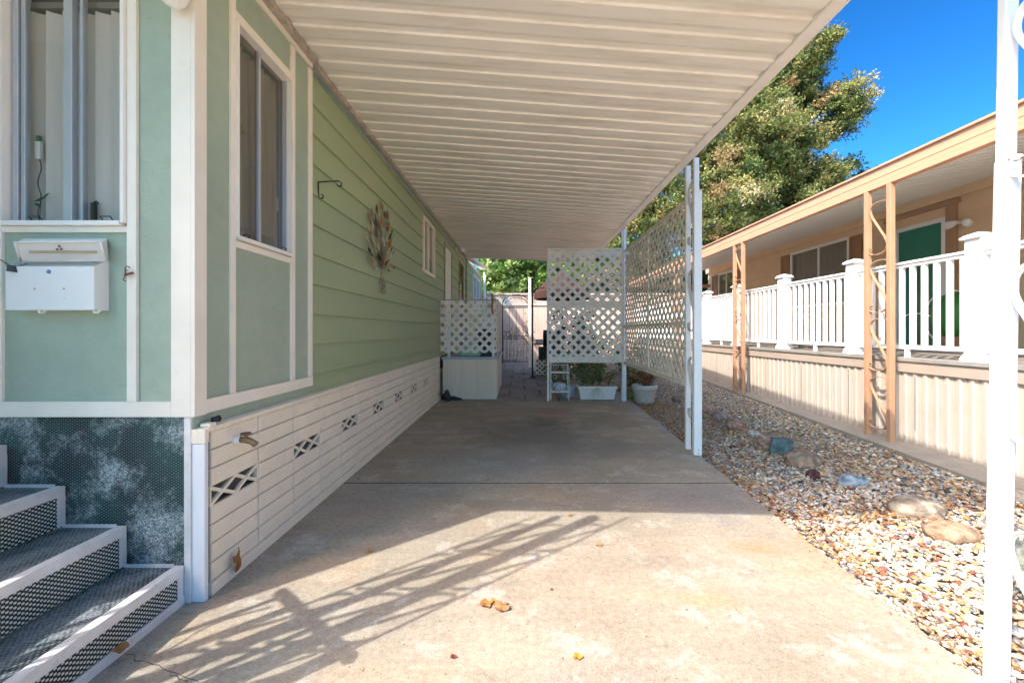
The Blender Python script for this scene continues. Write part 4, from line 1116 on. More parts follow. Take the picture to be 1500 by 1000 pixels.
for x, y, rx, rz in ((1215, 285, 30, 40), (1255, 270, 26, 16), (1280, 262, 14, 9), (1230, 250, 18, 14), (1240, 310, 40, 40)):
    c = wp(x, y, 21.5); k = 21.5 / 620; lob.append((*c, rx * k, 1.2, rz * k))
tree_crown(lob, 90, 120, .075, [(.035, .07, .045), (.05, .10, .06), (.08, .12, .05)], 5, clump_r=.6, parent=bt2, name='crown')
branch_tree(bt2, (17.0, 21.8, .1), (16.8, 21.6, 7.4), .25, M['bark'], [(.7, wp(1280, 262, 21.5), .07), (.6, wp(1215, 270, 21.5), .08)])
bt5 = thing('hedge_tree', 'bushy mid green tree seen under the far end of the neighbour awning', 'tree', (6.0, 19.5, .2))
lob = []
for x, y, rx, rz in ((905, 430, 40, 40), (950, 420, 45, 45), (1000, 425, 45, 45), (1045, 430, 40, 45), (925, 470, 60, 30), (990, 475, 60, 30), (1040, 480, 40, 30)):
    c = wp(x, y, 19.3 + random.uniform(-.6, .6)); k = 19.3 / 620; lob.append((*c, rx * k, 1.0, rz * k))
tree_crown(lob, 420, 130, .10, [(.10, .14, .04), (.20, .22, .08), (.30, .24, .14), (.06, .09, .03), (.38, .30, .20)], 15, clump_r=.6, parent=bt5, name='crown')
branch_tree(bt5, (6.2, 19.8, .1), (6.2, 19.8, 2.6), .16, M['bark'], [])
# ---- light green tree beyond the back fence
bt3 = thing('maple_tree', 'bright light green leafy tree filling the gap above the wooden fence', 'tree', (1.0, 22, .2))
lob = []
for x, y, rx, rz in ((735, 395, 34, 28), (770, 385, 34, 30), (800, 400, 30, 34), (760, 415, 40, 18), (725, 415, 20, 16), (840, 390, 40, 40), (880, 400, 36, 40), (820, 350, 40, 24), (760, 360, 40, 20)):
    c = wp(x, y, 21 + random.uniform(-.8, .8)); k = 21 / 620; lob.append((*c, rx * k, 1.3, rz * k))
tree_crown(lob, 360, 170, .10, [(.17, .30, .05), (.26, .40, .08), (.36, .46, .16), (.08, .17, .03)], 9, clump_r=.6, parent=bt3, name='crown')
branch_tree(bt3, (1.3, 22, .1), (.6, 21.5, 3.6), .20, M['pale_bark'], [(.9, wp(735, 395, 21), .10), (.95, wp(800, 390, 21), .10), (.8, wp(770, 385, 20.8), .08)])
bt4 = thing('conifer', 'dark green conifer top just right of the far eave', 'tree', (-2.0, 27, .2))
lob = [(*wp(713, 385, 27), .45, .5, .9), (*wp(712, 420, 27), .7, .7, 1.6)]
tree_crown(lob, 60, 110, .07, [(.015, .05, .03), (.02, .07, .04)], 12, clump_r=.4, parent=bt4, name='crown')
branch_tree(bt4, (-2.1, 27, .1), (-2.1, 27, 5.2), .16, M['bark'], [])

# ------------------------------------------------------------------ back fence, gate, patio things
fn = thing('wooden_fence', 'weathered pinkish cedar fence with lattice top across the back', 'fence', (2.5, 16.3, .1))
m = MB(); x = -2.4
while x < 9:
    m.box(x, x + .135, 16.3, 16.32, .08, 2.18 + random.uniform(-.006, .006)); x += .14
m.build('board', M['cedar'], fn)
m = MB(); m.box(-2.4, 9, 16.26, 16.34, 2.19, 2.25); m.box(-2.4, 9, 16.25, 16.35, 2.60, 2.66); m.build('rail', M['cedar'], fn)
m = MB(); lattice(m, 11.4, .35, lambda u, v, q: (-2.4 + u, 16.29 + q, 2.25 + v), pitch=.10, sw=.035); m.build('lattice_panel', M['cedar'], fn)
gt = thing('iron_gate', 'black iron garden gate with an arched top before the fence', 'gate', (-.15, 14.5, .1))
gx0, gx1, gy = -.60, .34, 14.5
m = MB()
for x in (gx0, gx1): m.beam((x, gy, .1), (x, gy, 2.15), .035, .035)
m.tube([( (gx0 + gx1) / 2 - math.cos(a) * (gx1 - gx0) / 2, gy, 2.15 + .30 * math.sin(a)) for a in [PI * k / 16 for k in range(17)]], .02, 6)
m.tube([( (gx0 + gx1) / 2 - math.cos(a) * (gx1 - gx0) / 2 * .85, gy, 2.10 + .25 * math.sin(a)) for a in [PI * k / 16 for k in range(17)]], .012, 6)
m.build('arch', M['black_iron'], gt)
m = MB()
for z in (.16, .95, 1.02, 2.0): m.beam((gx0, gy, z), (gx1, gy, z), .02, .022)
for k in range(1, 8): x = gx0 + (gx1 - gx0) * k / 8; m.beam((x, gy, .16), (x, gy, .95 if k % 2 else 2.0), .011, .011)
for sgn in (-1, 1):
    m.ribbon([((gx0 + gx1) / 2 + sgn * (.05 + .14 * (1 - t) * math.cos(t * 9)) , gy, 1.2 + .14 * (1 - t) * math.sin(t * 9) + t * .02) for t in [k / 24 for k in range(25)]], (0, 1, 0), .015, .006)
m.build('gate_leaf', M['black_iron'], gt)
rs = thing('rose_climber', 'climbing rose with dark red and green leaves on the gate', 'plant', (-.1, 14.4, .1))
r_ = np.random.default_rng(5)
P = np.concatenate([r_.normal((-.30, 14.35, 1.05), (.22, .05, .12), (160, 3)), r_.normal((.28, 14.3, 1.1), (.10, .08, .4), (200, 3)), r_.normal((-.1, 14.35, .5), (.35, .05, .22), (120, 3))])
V, F = leaf_quads(P, .035, r_); C = np.array([(.09, .14, .05), (.05, .10, .03), (.25, .10, .08), (.16, .22, .08)])[r_.integers(0, 4, len(P))]
o = np_mesh('leaves', V, F, M['leaf'], np.repeat(C, 4, 0)); setp(o, rs)
MB().tube([(.3, 14.38, .1), (.27, 14.36, .8), (.0, 14.36, 1.05), (-.4, 14.36, 1.1)], .008, 6, (.1, .08, .04)).build('stem', M['leaf'], rs)
# slim black patio pole and white post
pp_ = thing('patio_pole', 'slim black pole with a round foot standing on the pavers', 'pole', (.30, 10.5, gz(0, 10.5)))
zf = gz(0, 10.5)
m = MB(); m.tube([(.305, 10.5, zf), (.305, 10.5, 2.5)], .022, 10); m.tube([(.305, 10.5, 2.35), (.45, 10.6, 2.5), (.75, 10.8, 2.62)], .012, 6); m.tube([(.305, 10.5, 2.1), (.40, 10.55, 2.25), (.62, 10.7, 2.3)], .010, 6); m.build('shaft', M['black_iron'], pp_)
m = MB(); m.lathe((.305, 10.5, zf - .005), [(.07, 0), (.07, .02), (.03, .035), (.025, .06)], 16); m.build('foot', M['black_iron'], pp_)
wp_ = MB(); zf2 = gz(.3, 13.2); wp_.box(.26, .34, 13.2, 13.28, zf2 - .01, 2.86); o = wp_.build('trellis_post', M['lattice'], bevel=.004); centre(o); tag(o, 'square white post behind the slim black pole', 'post')
# arched trellis half: black frame left of pole
# patio umbrella (maroon, half closed) behind the front lattice
um = thing('patio_umbrella', 'maroon patio umbrella behind the front lattice screen', 'umbrella', (1.25, 12.6, .08))
m = MB(); n = 8; vs = [(1.25, 12.6, 2.98)]
for ring, (rr, zz) in enumerate(((.45, 2.72), (.85, 2.35), (.87, 2.15))):
    for k in range(n): a = 2 * PI * k / n + .2; vs.append((1.25 + rr * math.cos(a), 12.6 + rr * math.sin(a), zz))
fs = [(0, 1 + k, 1 + (k + 1) % n) for k in range(n)] + [(1 + r2 * n + k, 1 + r2 * n + (k + 1) % n, 1 + (r2 + 1) * n + (k + 1) % n, 1 + (r2 + 1) * n + k) for r2 in range(2) for k in range(n)]
m.add(vs, fs); o = m.build('canopy', M['maroon'], um); md = o.modifiers.new('s', 'SOLIDIFY'); md.thickness = .006
MB().tube([(1.25, 12.6, .08), (1.25, 12.6, 3.02)], .02, 8).build('pole', M['pale_bark'], um)
m = MB()
for k in range(n): a = 2 * PI * k / n + .2; m.tube([(1.25, 12.6, 2.1), (1.25 + .5 * math.cos(a), 12.6 + .5 * math.sin(a), 2.62)], .008, 5)
m.build('rib', M['pale_bark'], um)
# kettle-less barbecue cart with white side tray
bq = thing('barbecue', 'black barbecue cart with a white tray behind the lattice', 'barbecue', (.75, 11.3, .06))
m = MB(); m.box(.50, 1.15, 11.1, 11.6, .16, .78); m.build('cabinet', M['black_iron'], bq, bevel=.01)
m = MB(); m.tube([(.62, 11.35, 1.0), (1.15, 11.35, 1.0)], .24, 14); m.build('lid', M['black_iron'], bq, smooth=True)
m = MB(); m.box(.36, .615, 11.1, 11.55, .84, .875); m.build('side_shelf', mat('red_brown_shelf', (.18, .06, .04)), bq, bevel=.005)
m = MB(); m.box(.52, .60, 11.15, 11.23, .06, .16); m.box(1.05, 1.13, 11.15, 11.23, .06, .16); m.box(.52, .60, 11.47, 11.55, .06, .16); m.box(1.05, 1.13, 11.47, 11.55, .06, .16); m.build('wheel', M['black_iron'], bq, bevel=.02)
m = MB(); m.box(.42, .60, 11.15, 11.45, .876, .985); o = m.build('plastic_tub', M['white_pot'], bevel=.012); centre(o); tag(o, 'white plastic tub standing on the barbecue side shelf', 'tub')
mf = MB(); mf.box(.42, .98, 10.72, 10.74, .04, .62); 
o = None
# low white lattice planter box in front of the barbecue
lb = thing('lattice_planter', 'low white lattice planter box on the pavers by the barbecue', 'planter', (.62, 10.9, .05))
m = MB(); lattice(m, .42, .38, lambda u, v, q: (.40 + u, 10.9 - q, .07 + v), pitch=.12, sw=.04); m.build('lattice_panel', M['lattice'], lb)
m = MB(); m.box(.42, .80, 10.92, 11.05, .06, .45); m.build('box', M['black_iron'], lb)

# ------------------------------------------------------------------ plants and pots near the lattice
def bush(name, c, r, h, n, size, pal, label, seed, stems=7, cat='shrub', group=None, parent=None, spiky=False):
    r_ = np.random.default_rng(seed); root = parent
    if root is None: root = thing(name, label, cat, c, group)
    ends = []; st = MB()
    for k in range(stems):
        a = r_.uniform(0, 2 * PI); rr = r * r_.uniform(.3, 1); e = (c[0] + rr * math.cos(a), c[1] + rr * math.sin(a), c[2] + h * r_.uniform(.55, 1.0))
        st.tube([c, ((c[0] + e[0]) / 2, (c[1] + e[1]) / 2, c[2] + (e[2] - c[2]) * .6), e], [.006, .004, .002], 5, (.16, .12, .07)); ends.append(e)
    if st.v: st.build('stem', M['leaf'], root)
    E = np.array(ends)[r_.integers(0, len(ends), n)]; t = r_.uniform(.25, 1.05, n)[:, None]
    P = np.array(c) + (E - np.array(c)) * t + r_.normal(0, r * .17, (n, 3)); P[:, 2] = np.maximum(P[:, 2], c[2] + .01)
    V, F = leaf_quads(P, size, r_, 3.2 if spiky else 2.0); C = np.array(pal)[r_.integers(0, len(pal), n)] * r_.uniform(.7, 1.2, (n, 1))
    o = np_mesh('foliage', V, F, M['leaf'], np.repeat(C, 4, 0)); setp(o, root)
    return root
GRN = [(.11, .22, .06), (.18, .30, .09), (.26, .28, .13), (.07, .14, .04)]
DUSK = [(.20, .22, .12), (.30, .26, .17), (.14, .20, .08), (.36, .29, .20), (.17, .27, .10)]
REDS = [(.28, .07, .04), (.20, .10, .04), (.16, .16, .05), (.10, .14, .04), (.35, .14, .06)]
# rectangular planter
pb = thing('planter_box', 'long white rectangular planter full of succulents under the lattice', 'planter', (1.36, 7.52, 0))
m = MB()
def trap(m, x0, x1, y0, y1, z0, z1, fl): m.hexa([(x0 + fl, y0 + fl, z0), (x1 - fl, y0 + fl, z0), (x1 - fl, y1 - fl, z0), (x0 + fl, y1 - fl, z0), (x0, y0, z1), (x1, y0, z1), (x1, y1, z1), (x0, y1, z1)])
trap(m, 1.03, 1.68, 7.40, 7.68, 0.0, .19, .03); m.build('box', M['white_pot'], pb, bevel=.006)
MB().box(1.01, 1.70, 7.38, 7.70, .19, .235).build('rim', M['white_pot'], pb, bevel=.006)
MB().box(1.03, 1.68, 7.40, 7.68, .236, .241).build('soil', M['soil'], pb)
for k, (x, hh, r0, pal) in enumerate(((1.12, .30, .10, DUSK), (1.28, .46, .13, DUSK), (1.42, .36, .13, GRN), (1.58, .30, .12, DUSK))):
    bush('', (x, 7.54, .24), r0 * 1.4, hh, 240, .028, pal, '', 40 + k, parent=pb, spiky=True)
m = MB()
for k in range(9):
    a = -.9 + k * .22; m.ribbon([(1.34, 7.40, .24), (1.34 + .03 * math.sin(a * 3), 7.36, .2), (1.34 + .10 * math.sin(a), 7.35, .16 - .05 * math.cos(a * 2)), (1.34 + .16 * math.sin(a), 7.35, .10 - .03 * (k % 3))], (0, 1, 0), .008, .002, (.25, .42, .18))
m.build('trailing_stem', M['leaf'], pb)
m = MB(); m.tube([(1.52, 7.46, .24), (1.51, 7.44, .34)], .012, 6, (.5, .25, .15))
for k in range(9): a = k * .7; m.ribbon([(1.51, 7.44, .34), (1.51 + .05 * math.cos(a), 7.44 + .05 * math.sin(a), .37), (1.51 + .08 * math.cos(a), 7.44 + .08 * math.sin(a), .30)], (0, 0, 1), .012, .003, (.48, .24, .15))
m.build('dried_flower', M['leaf'], pb)
# round pot outside
rp = thing('flower_pot', 'round ribbed stone coloured pot with reddish plants on the gravel', 'pot', (2.10, 7.15, gz(2.1, 7.15) - .03), 'pots around the lattice')
c0 = (2.10, 7.15, gz(2.1, 7.15) - .04)
m = MB(); m.lathe(c0, [(.13, 0), (.145, .01), (.165, .10), (.185, .22), (.205, .25), (.21, .255), (.215, .31), (.20, .33), (.185, .33), (.18, .29)], 32); m.build('pot', M['pot'], rp, smooth=True)
bush('', (c0[0], c0[1], c0[2] + .30), .20, .24, 420, .026, REDS, '', 51, parent=rp)
bush('', (c0[0] - .22, c0[1] + .05, c0[2] + .06), .10, .16, 120, .02, GRN, '', 52, parent=rp, stems=4)
# plant stand of white wire
ps = thing('plant_stand', 'small white wire plant stand with scrolls and two shelves', 'plant stand', (.67, 7.42, 0))
xa, xb, ya, yb = .535, .845, 7.34, 7.56
m = MB()
for x in (xa, xb):
    for y in (ya, yb): m.tube([(x, y, 0), (x, y, .60 if y == ya else .62)], .007, 6)
m.build('leg', M['white'], ps)
for z in (.135, .47):
    m = MB(); m.box(xa, xb, ya, yb, z, z + .018); m.build('shelf', M['white'], ps, bevel=.003)
m = MB()
for zc_ in (.40, .56):
    for cx in (xa + .075, xb - .075):
        m.ribbon([(cx + (.055 * (1 - .75 * t)) * math.cos(t * 8 + (0 if cx < .69 else PI)) * (1 if cx < .69 else 1), ya, zc_ + (.055 * (1 - .75 * t)) * math.sin(t * 8)) for t in [k / 26 for k in range(27)]], (0, 1, 0), .008, .006)
m.tube([(xa, ya, .16), (xa + .04, ya, .27), (xa, ya, .36)], .005, 5); m.tube([(xa, ya, .62), (xb, ya, .62)], .006, 5)
m.build('scroll', M['white'], ps)
bp_ = thing('blue_pot', 'pale blue white bowl on the lower shelf of the plant stand', 'pot', (.69, 7.45, .155), 'pots around the lattice')
m = MB(); m.lathe((.69, 7.45, .154), [(.07, 0), (.10, .02), (.115, .08), (.10, .13), (.09, .14), (.08, .13)], 24); m.build('bowl', M['blue_pot'], bp_, smooth=True)
bp2 = thing('blue_pot', 'larger pale blue pot on the ground right of plant stand', 'pot', (.86, 7.75, 0), 'pots around the lattice')
m = MB(); m.lathe((.86, 7.75, 0.0), [(.10, 0), (.12, .01), (.15, .16), (.165, .2), (.14, .2), (.13, .17)], 24); m.build('bowl', M['blue_pot'], bp2, smooth=True)
bush('', (.86, 7.75, .18), .16, .32, 200, .028, GRN, '', 54, parent=bp2)
m = MB()
for k in range(10):
    a = k * .63; m.ribbon([(.76, 7.40, .29), (.76 + .02 * math.cos(a), 7.40 + .012 * math.sin(a), .31), (.76 + .032 * math.cos(a), 7.39, .30 + .02 * math.sin(a))], (0, 1, 0), .012, .003, (.6, .05, .05) if k % 2 else (.75, .35, .03))
m.tube([(.75, 7.42, .285), (.76, 7.40, .31)], .006, 5, (.1, .2, .05))
o = m.build('silk_flower', M['leaf']); centre(o); tag(o, 'small red and orange flower in the plant stand', 'flower')
# shrubs behind the lattice
bush('shrub', (.75, 8.35, gz(.7, 8.3) - .01), .35, .75, 520, .04, DUSK, 'dull brownish shrub directly behind the plant stand', 61, group='shrubs behind the lattice')
bush('shrub', (1.35, 8.5, gz(1.3, 8.5) - .01), .40, 1.0, 700, .045, GRN, 'green shrub behind the white rectangular planter', 62, group='shrubs behind the lattice')
bush('shrub', (1.75, 9.4, gz(1.75, 9.4) - .01), .45, 1.35, 700, .05, [(.20, .20, .04), (.30, .28, .08), (.14, .16, .05)], 'tall yellow green shrub behind the right lattice post', 63, group='shrubs behind the lattice')
bush('shrub', (1.1, 10.1, gz(1.1, 10.1) - .01), .5, 1.75, 1100, .055, [(.25, .06, .05), (.12, .16, .05), (.08, .12, .04)], 'red flowered shrub in the middle of the patio garden', 64, group='shrubs behind the lattice')
bush('shrub', (2.15, 8.2, gz(2.15, 8.2) - .02), .35, .55, 560, .035, REDS, 'low reddish groundcover shrub beyond the round pot', 65, group='shrubs behind the lattice')
bush('shrub', (2.6, 10.5, gz(2.6, 10.5) - .02), .5, 1.0, 600, .05, GRN, 'green shrub in the gravel beyond the side lattice', 66, group='shrubs behind the lattice')

bush('shrub', (1.65, 11.2, gz(1.6, 11.2) - .01), .55, 1.9, 1200, .06, GRN, 'tall dark green shrub farthest back behind the lattice', 67, group='shrubs behind the lattice')
nb = MB(); nb.box(-.80, -.47, 7.75, 8.10, BZ + .046, BZ + .50); nb.box(-.82, -.45, 7.73, 8.12, BZ + .501, BZ + .54); o = nb.build('storage_bin', mat('navy_plastic', (.015, .03, .08), rough=.4), bevel=.01); centre(o); tag(o, 'dark navy storage bin on the landing behind its lattice', 'bin')
# shoes by the landing
for k, (x, y, a, lab) in enumerate(((-1.305, 7.40, .5, 'dark grey patterned shoe leaning by the block skirting'), (-1.16, 7.42, -.2, 'black low shoe lying flat beside the landing skirt'))):
    m = MB(); L = .15 if k else .17; vs = []; n = 14; prof_ = [(-1, .55, .25), (-.8, .8, .55), (-.4, .85, .8 if not k else .5), (0, .75, .55), (.5, .9, .35), (.85, .75, .25), (1, .4, .12)]
    for (u, w_, h_) in prof_:
        for q in range(n):
            b = 2 * PI * q / n; vs.append((u * L, w_ * .06 * math.cos(b), max(0, .5 + .5 * math.sin(b)) * h_ * (.24 if not k else .12)))
    fs = [(i * n + q, i * n + (q + 1) % n, (i + 1) * n + (q + 1) % n, (i + 1) * n + q) for i in range(len(prof_) - 1) for q in range(n)] + [tuple(range(n))[::-1], tuple((len(prof_) - 1) * n + q for q in range(n))]
    m.add(vs, fs); o = m.build('shoe', M['shoe'], smooth=True); o.location = (x, y, .002); o.rotation_euler.z = a + PI / 2 * (1 if not k else 0); tag(o, lab, 'shoe', 'shoes by the landing')
# orange ribbon hanging on the landing rail
m = MB(); m.ribbon([(-.50, 7.50, 1.86), (-.49, 7.49, 1.75), (-.50, 7.488, 1.62), (-.485, 7.485, 1.50)], (1, 0, 0), .035, .006, (.45, .15, .05)); m.tube([(-.5, 7.52, 1.76), (-.5, 7.5, 1.86)], .006, 5, (.45, .15, .05))
o = m.build('wall_ornament', M['litter']); centre(o); tag(o, 'rusty orange ornament hanging on the landing lattice corner', 'ornament')

# ------------------------------------------------------------------ neighbour: house
nh = thing('neighbour_house', 'tan mobile home with brown shutters behind the white railing', 'house', (7.5, 7, .2))
NX = 6.0
m = MB(); z = .4
def spans(y0, y1, cuts, z0, z1):
    cur = y0; out = []
    for a, b, c0, c1 in sorted(cuts):
        if c0 < z1 - .01 and c1 > z0 + .01: out.append((cur, a)); cur = b
    out.append((cur, y1)); return out
ncuts = [(5.94, 6.76, .9, 2.81), (7.69, 9.37, 1.75, 2.87), (11.85, 12.78, 1.75, 2.87), (2.2, 3.9, 1.75, 2.87)]
while z < 3.1:
    z1 = min(z + .30, 3.14)
    pcs = [(a, b, z, z1) for a, b in spans(.3, 13.5, ncuts, z, z1)]
    for a, b, c0, c1 in ncuts:
        if c0 < z1 - .01 and c1 > z + .01:
            if c0 > z + .002: pcs.append((a, b, z, c0))
            if c1 < z1 - .002: pcs.append((a, b, c1, z1))
    for a, b, z_a, z_b in pcs:
        m.hexa([(NX - .010, a, z_a), (NX + .06, a, z_a), (NX + .06, b, z_a), (NX - .010, b, z_a), (NX, a, z_b), (NX + .06, a, z_b), (NX + .06, b, z_b), (NX, b, z_b)])
    z = z1
m.box(NX, NX + 4, 13.44, 13.5, .3, 3.1)
m.build('wall', M['tan_wall'], nh)
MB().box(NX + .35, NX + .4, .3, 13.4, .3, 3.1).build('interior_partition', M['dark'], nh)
MB().box(NX - .06, NX - .012, .3, 13.55, 3.03, 3.16).build('eave_trim', M['tan_wall'], nh, bevel=.004)
MB().box(NX + .02, NX + 4.2, .2, 13.7, 3.23, 3.30).build('roof', M['pan_grey'], nh)
def nwin(y0, y1):
    w_ = MB(); w_.box(NX - .03, NX + .03, y0, y0 + .05, 1.75, 2.87); w_.box(NX - .03, NX + .03, y1 - .05, y1, 1.75, 2.87); w_.box(NX - .034, NX + .03, y0, y1, 2.8705, 2.92); w_.box(NX - .034, NX + .03, y0, y1, 1.70, 1.7495)
    ym = y0 + (y1 - y0) * .48; w_.box(NX - .02, NX + .02, ym - .02, ym + .02, 1.75, 2.87)
    o = w_.build('window', M['vinyl'], nh, bevel=.003)
    MB().box(NX - .004, NX, y0 + .05, y1 - .05, 1.75, 2.87).build('pane', M['glass_dim'], o)
    c = MB(); n = 60; vs = []
    for k in range(n + 1):
        y = y0 + .02 + (y1 - y0 - .04) * k / n; x = NX + .05 + .018 * math.sin(k * 1.1); vs += [(x, y, 1.7), (x, y, 2.9)]
    c.add(vs, [(2 * k, 2 * k + 2, 2 * k + 3, 2 * k + 1) for k in range(n)]); c.build('curtain', M['blind'], o, smooth=True)
def shut(y0, y1):
    s_ = MB(); s_.box(NX - .045, NX - .012, y0, y0 + .04, 1.72, 2.90); s_.box(NX - .045, NX - .012, y1 - .04, y1, 1.72, 2.90)
    for z in (1.72, 2.30, 2.85): s_.box(NX - .045, NX - .012, y0 + .0401, y1 - .0401, z, z + .05)
    s_.box(NX - .03, NX - .012, y0 + .0402, y1 - .0402, 1.7701, 2.2999); s_.box(NX - .03, NX - .012, y0 + .0402, y1 - .0402, 2.3501, 2.8499)
    s_.build('shutter', M['shutter'], nh, bevel=.002)
nwin(7.69, 9.37); nwin(11.85, 12.78); nwin(2.2, 3.9)
for a, b in ((7.40, 7.67), (9.39, 9.68), (11.50, 11.83), (12.80, 13.15), (3.92, 4.2)): shut(a, b)
d = MB(); d.box(NX - .008, NX + .03, 6.0, 6.70, .96, 2.75); dd = d.build('door', M['green_door'], nh, bevel=.003)
f = MB(); f.box(NX - .035, NX + .03, 5.94, 5.999, .96, 2.81); f.box(NX - .035, NX + .03, 6.701, 6.76, .96, 2.81); f.box(NX - .035, NX + .03, 5.9995, 6.7005, 2.751, 2.81); f.build('door_frame', M['vinyl'], nh, bevel=.002)
f = MB(); f.box(NX - .042, NX - .011, 5.79, 5.935, .96, 2.95); f.box(NX - .042, NX - .011, 6.765, 6.90, .96, 2.95); f.box(NX - .046, NX - .011, 5.75, 6.94, 2.951, 3.02); f.build('door_surround', mat('brown_trim', (.42, .27, .17)), nh, bevel=.003)
MB().tube([(NX - .05, 6.62, 1.95), (NX - .008, 6.62, 1.95)], .025, 10).build('handle', M['brass'], dd)
def flood(name, label, x, y, z, dirn, group=None):
    t = thing(name, label, 'floodlight', (x, y, z), group)
    m = MB(); m.tube([(x, y, z), (x + dirn * .035, y, z)], .05, 14); m.build('base', M['white'], t)
    for s_, dz in ((-1, -.01), (1, .015)):
        m = MB(); a = Vector((x + dirn * .04, y, z)); b = Vector((x + dirn * .10, y + s_ * .06, z - .01 + dz)); c = Vector((x + dirn * .16, y + s_ * .15, z - .04 + dz))
        m.tube([a, b, b.lerp(c, .3), b.lerp(c, .7), c], [.015, .028, .045, .055, .05], 12); m.build('lamp_head', M['vinyl'], t, smooth=True)
flood('floodlight', 'white twin floodlight on the tan wall beside the green door', NX - .011, 5.66, 2.66, -1, 'twin floodlights')
flood('floodlight', 'cream twin floodlight above the white side door of the green home', SX + .01, 9.65, 3.08, 1, 'twin floodlights')

# ------------------------------------------------------------------ neighbour: deck and railing
dk = thing('deck', 'raised grey deck with taupe ribbed skirting and white railing', 'deck', (4.8, 6, .2))
DX = 3.60; DZ = .955
m = MB(); y = 1.3
while y < 13.2:
    m.box(DX + .03, NX - .07, y, y + .138, DZ - .028, DZ); y += .142
m.build('deck_boards', M['deck'], dk)
MB().box(DX - .03, DX + .028, 1.3, 13.3, DZ - .035, DZ + .002).build('deck_edge', M['deck'], dk, bevel=.003)
MB().box(DX - .015, DX + .025, 1.3, 13.3, DZ - .135, DZ - .036).build('rim_board', M['deck_trim'], dk, bevel=.003)
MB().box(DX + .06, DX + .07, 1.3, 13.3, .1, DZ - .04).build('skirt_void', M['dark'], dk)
# ribbed skirt
m = MB(); y = 1.3; pr_ = []
while y < 13.3:
    pr_ += [(y, .0), (y + .006, .012), (y + .026, .012), (y + .032, .0), (y + .056, 0), (y + .058, -.010), (y + .064, -.010), (y + .066, 0)]; y += .098
vs = []; 
for (yy, dx) in pr_:
    g = wall_z(yy) - .02
    vs += [(DX + .01 - dx, yy, g), (DX + .01 - dx, yy, DZ - .136), (DX + .03, yy, g), (DX + .03, yy, DZ - .136)]
fs = []
for k in range(len(pr_) - 1):
    a, b = 4 * k, 4 * k + 4; fs += [(a, b, b + 1, a + 1), (a + 2, a + 3, b + 3, b + 2)]
m.add(vs, fs); m.build('ribbed_skirt', M['skirt_tan'], dk)
for yy in list(np.arange(1.5, 9.3, .78)):
    m = MB()
    for row in range(34):
        z = .30 + row * .0155
        if z > DZ - .16: break
        m.box(DX - .0065, DX - .0045, yy + .008, yy + .018, z, z + .005)
    m.build('vent_slots', M['dark'], dk)
posts = [13.05, 11.85, 10.65, 9.45, 8.25, 7.12, 5.86, 4.62, 3.37, 2.12]
def vinyl_post():
    m = MB(); w_ = .058
    m.box(-w_, w_, -w_, w_, 0, .98)
    m.box(-w_ - .02, w_ + .02, -w_ - .02, w_ + .02, 0, .03)
    m.hexa([(-w_ - .018, -w_ - .018, .0305), (w_ + .018, -w_ - .018, .0305), (w_ + .018, w_ + .018, .0305), (-w_ - .018, w_ + .018, .0305), (-w_ - .002, -w_ - .002, .07), (w_ + .002, -w_ - .002, .07), (w_ + .002, w_ + .002, .07), (-w_ - .002, w_ + .002, .07)])
    m.box(-w_ - .022, w_ + .022, -w_ - .022, w_ + .022, .981, 1.0); m.box(-w_ - .010, w_ + .010, -w_ - .010, w_ + .010, 1.0005, 1.012)
    m.hexa([(-w_ - .008, -w_ - .008, 1.0125), (w_ + .008, -w_ - .008, 1.0125), (w_ + .008, w_ + .008, 1.0125), (-w_ - .008, w_ + .008, 1.0125), (-.01, -.01, 1.035), (.01, -.01, 1.035), (.01, .01, 1.035), (-.01, .01, 1.035)])
    return m.build('railing_post', M['vinyl'], dk, bevel=.002)
p0 = vinyl_post(); RX = DX + .055
p0.location = (RX, posts[0], DZ)
for y in posts[1:]:
    c = p0.copy(); COL.objects.link(c); c.location = (RX, y, DZ)
bal = MB().box(-.018, .018, -.018, .018, .10, .86).build('baluster', M['vinyl'], dk, bevel=.003); first = True
for a, b in zip(posts[1:], posts[:-1]):
    m = MB(); m.box(RX - .035, RX + .035, a + .060, b - .060, DZ + .875, DZ + .90); m.box(RX - .022, RX + .022, a + .060, b - .060, DZ + .845, DZ + .8745); m.build('top_rail', M['vinyl'], dk, bevel=.006)
    m = MB(); m.box(RX - .02, RX + .02, a + .060, b - .060, DZ + .075, DZ + .115); m.box(RX - .015, RX + .015, (a + b) / 2 - .02, (a + b) / 2 + .02, DZ, DZ + .0745); m.build('bottom_rail', M['vinyl'], dk, bevel=.004)
    n = 10
    for k in range(n):
        y = a + .06 + (b - a - .12) * (k + .5) / n
        c = bal if first else bal.copy()
        if not first: COL.objects.link(c)
        first = False; c.location = (RX, y, DZ)
# plants on the deck
def blades(name, c, n, h, spread, pal, label, seed, cat='plant', pot=None):
    r_ = np.random.default_rng(seed); root = thing(name, label, cat, c)
    m = MB()
    for k in range(n):
        a = r_.uniform(0, 2 * PI); s_ = spread * r_.uniform(.3, 1); hh = h * r_.uniform(.6, 1.05); col = tuple(np.array(pal[r_.integers(0, len(pal))]) * r_.uniform(.8, 1.2))
        pts = [(c[0] + s_ * t ** 1.6 * math.cos(a), c[1] + s_ * t ** 1.6 * math.sin(a), c[2] + .12 + hh * (t - .28 * t * t * t)) for t in (0, .25, .5, .75, 1)]
        m.ribbon(pts, (-math.sin(a), math.cos(a), 0), .014, .003, col)
    m.build('leaf_blade', M['leaf'], root)
    p = MB(); p.lathe(c, [(.09, 0), (.12, .14), (.13, .15), (.12, .16), (.11, .14)], 18); p.build('pot', M['pot'], root, smooth=True)
    return root
YG = [(.30, .42, .06), (.45, .50, .10), (.16, .30, .05)]
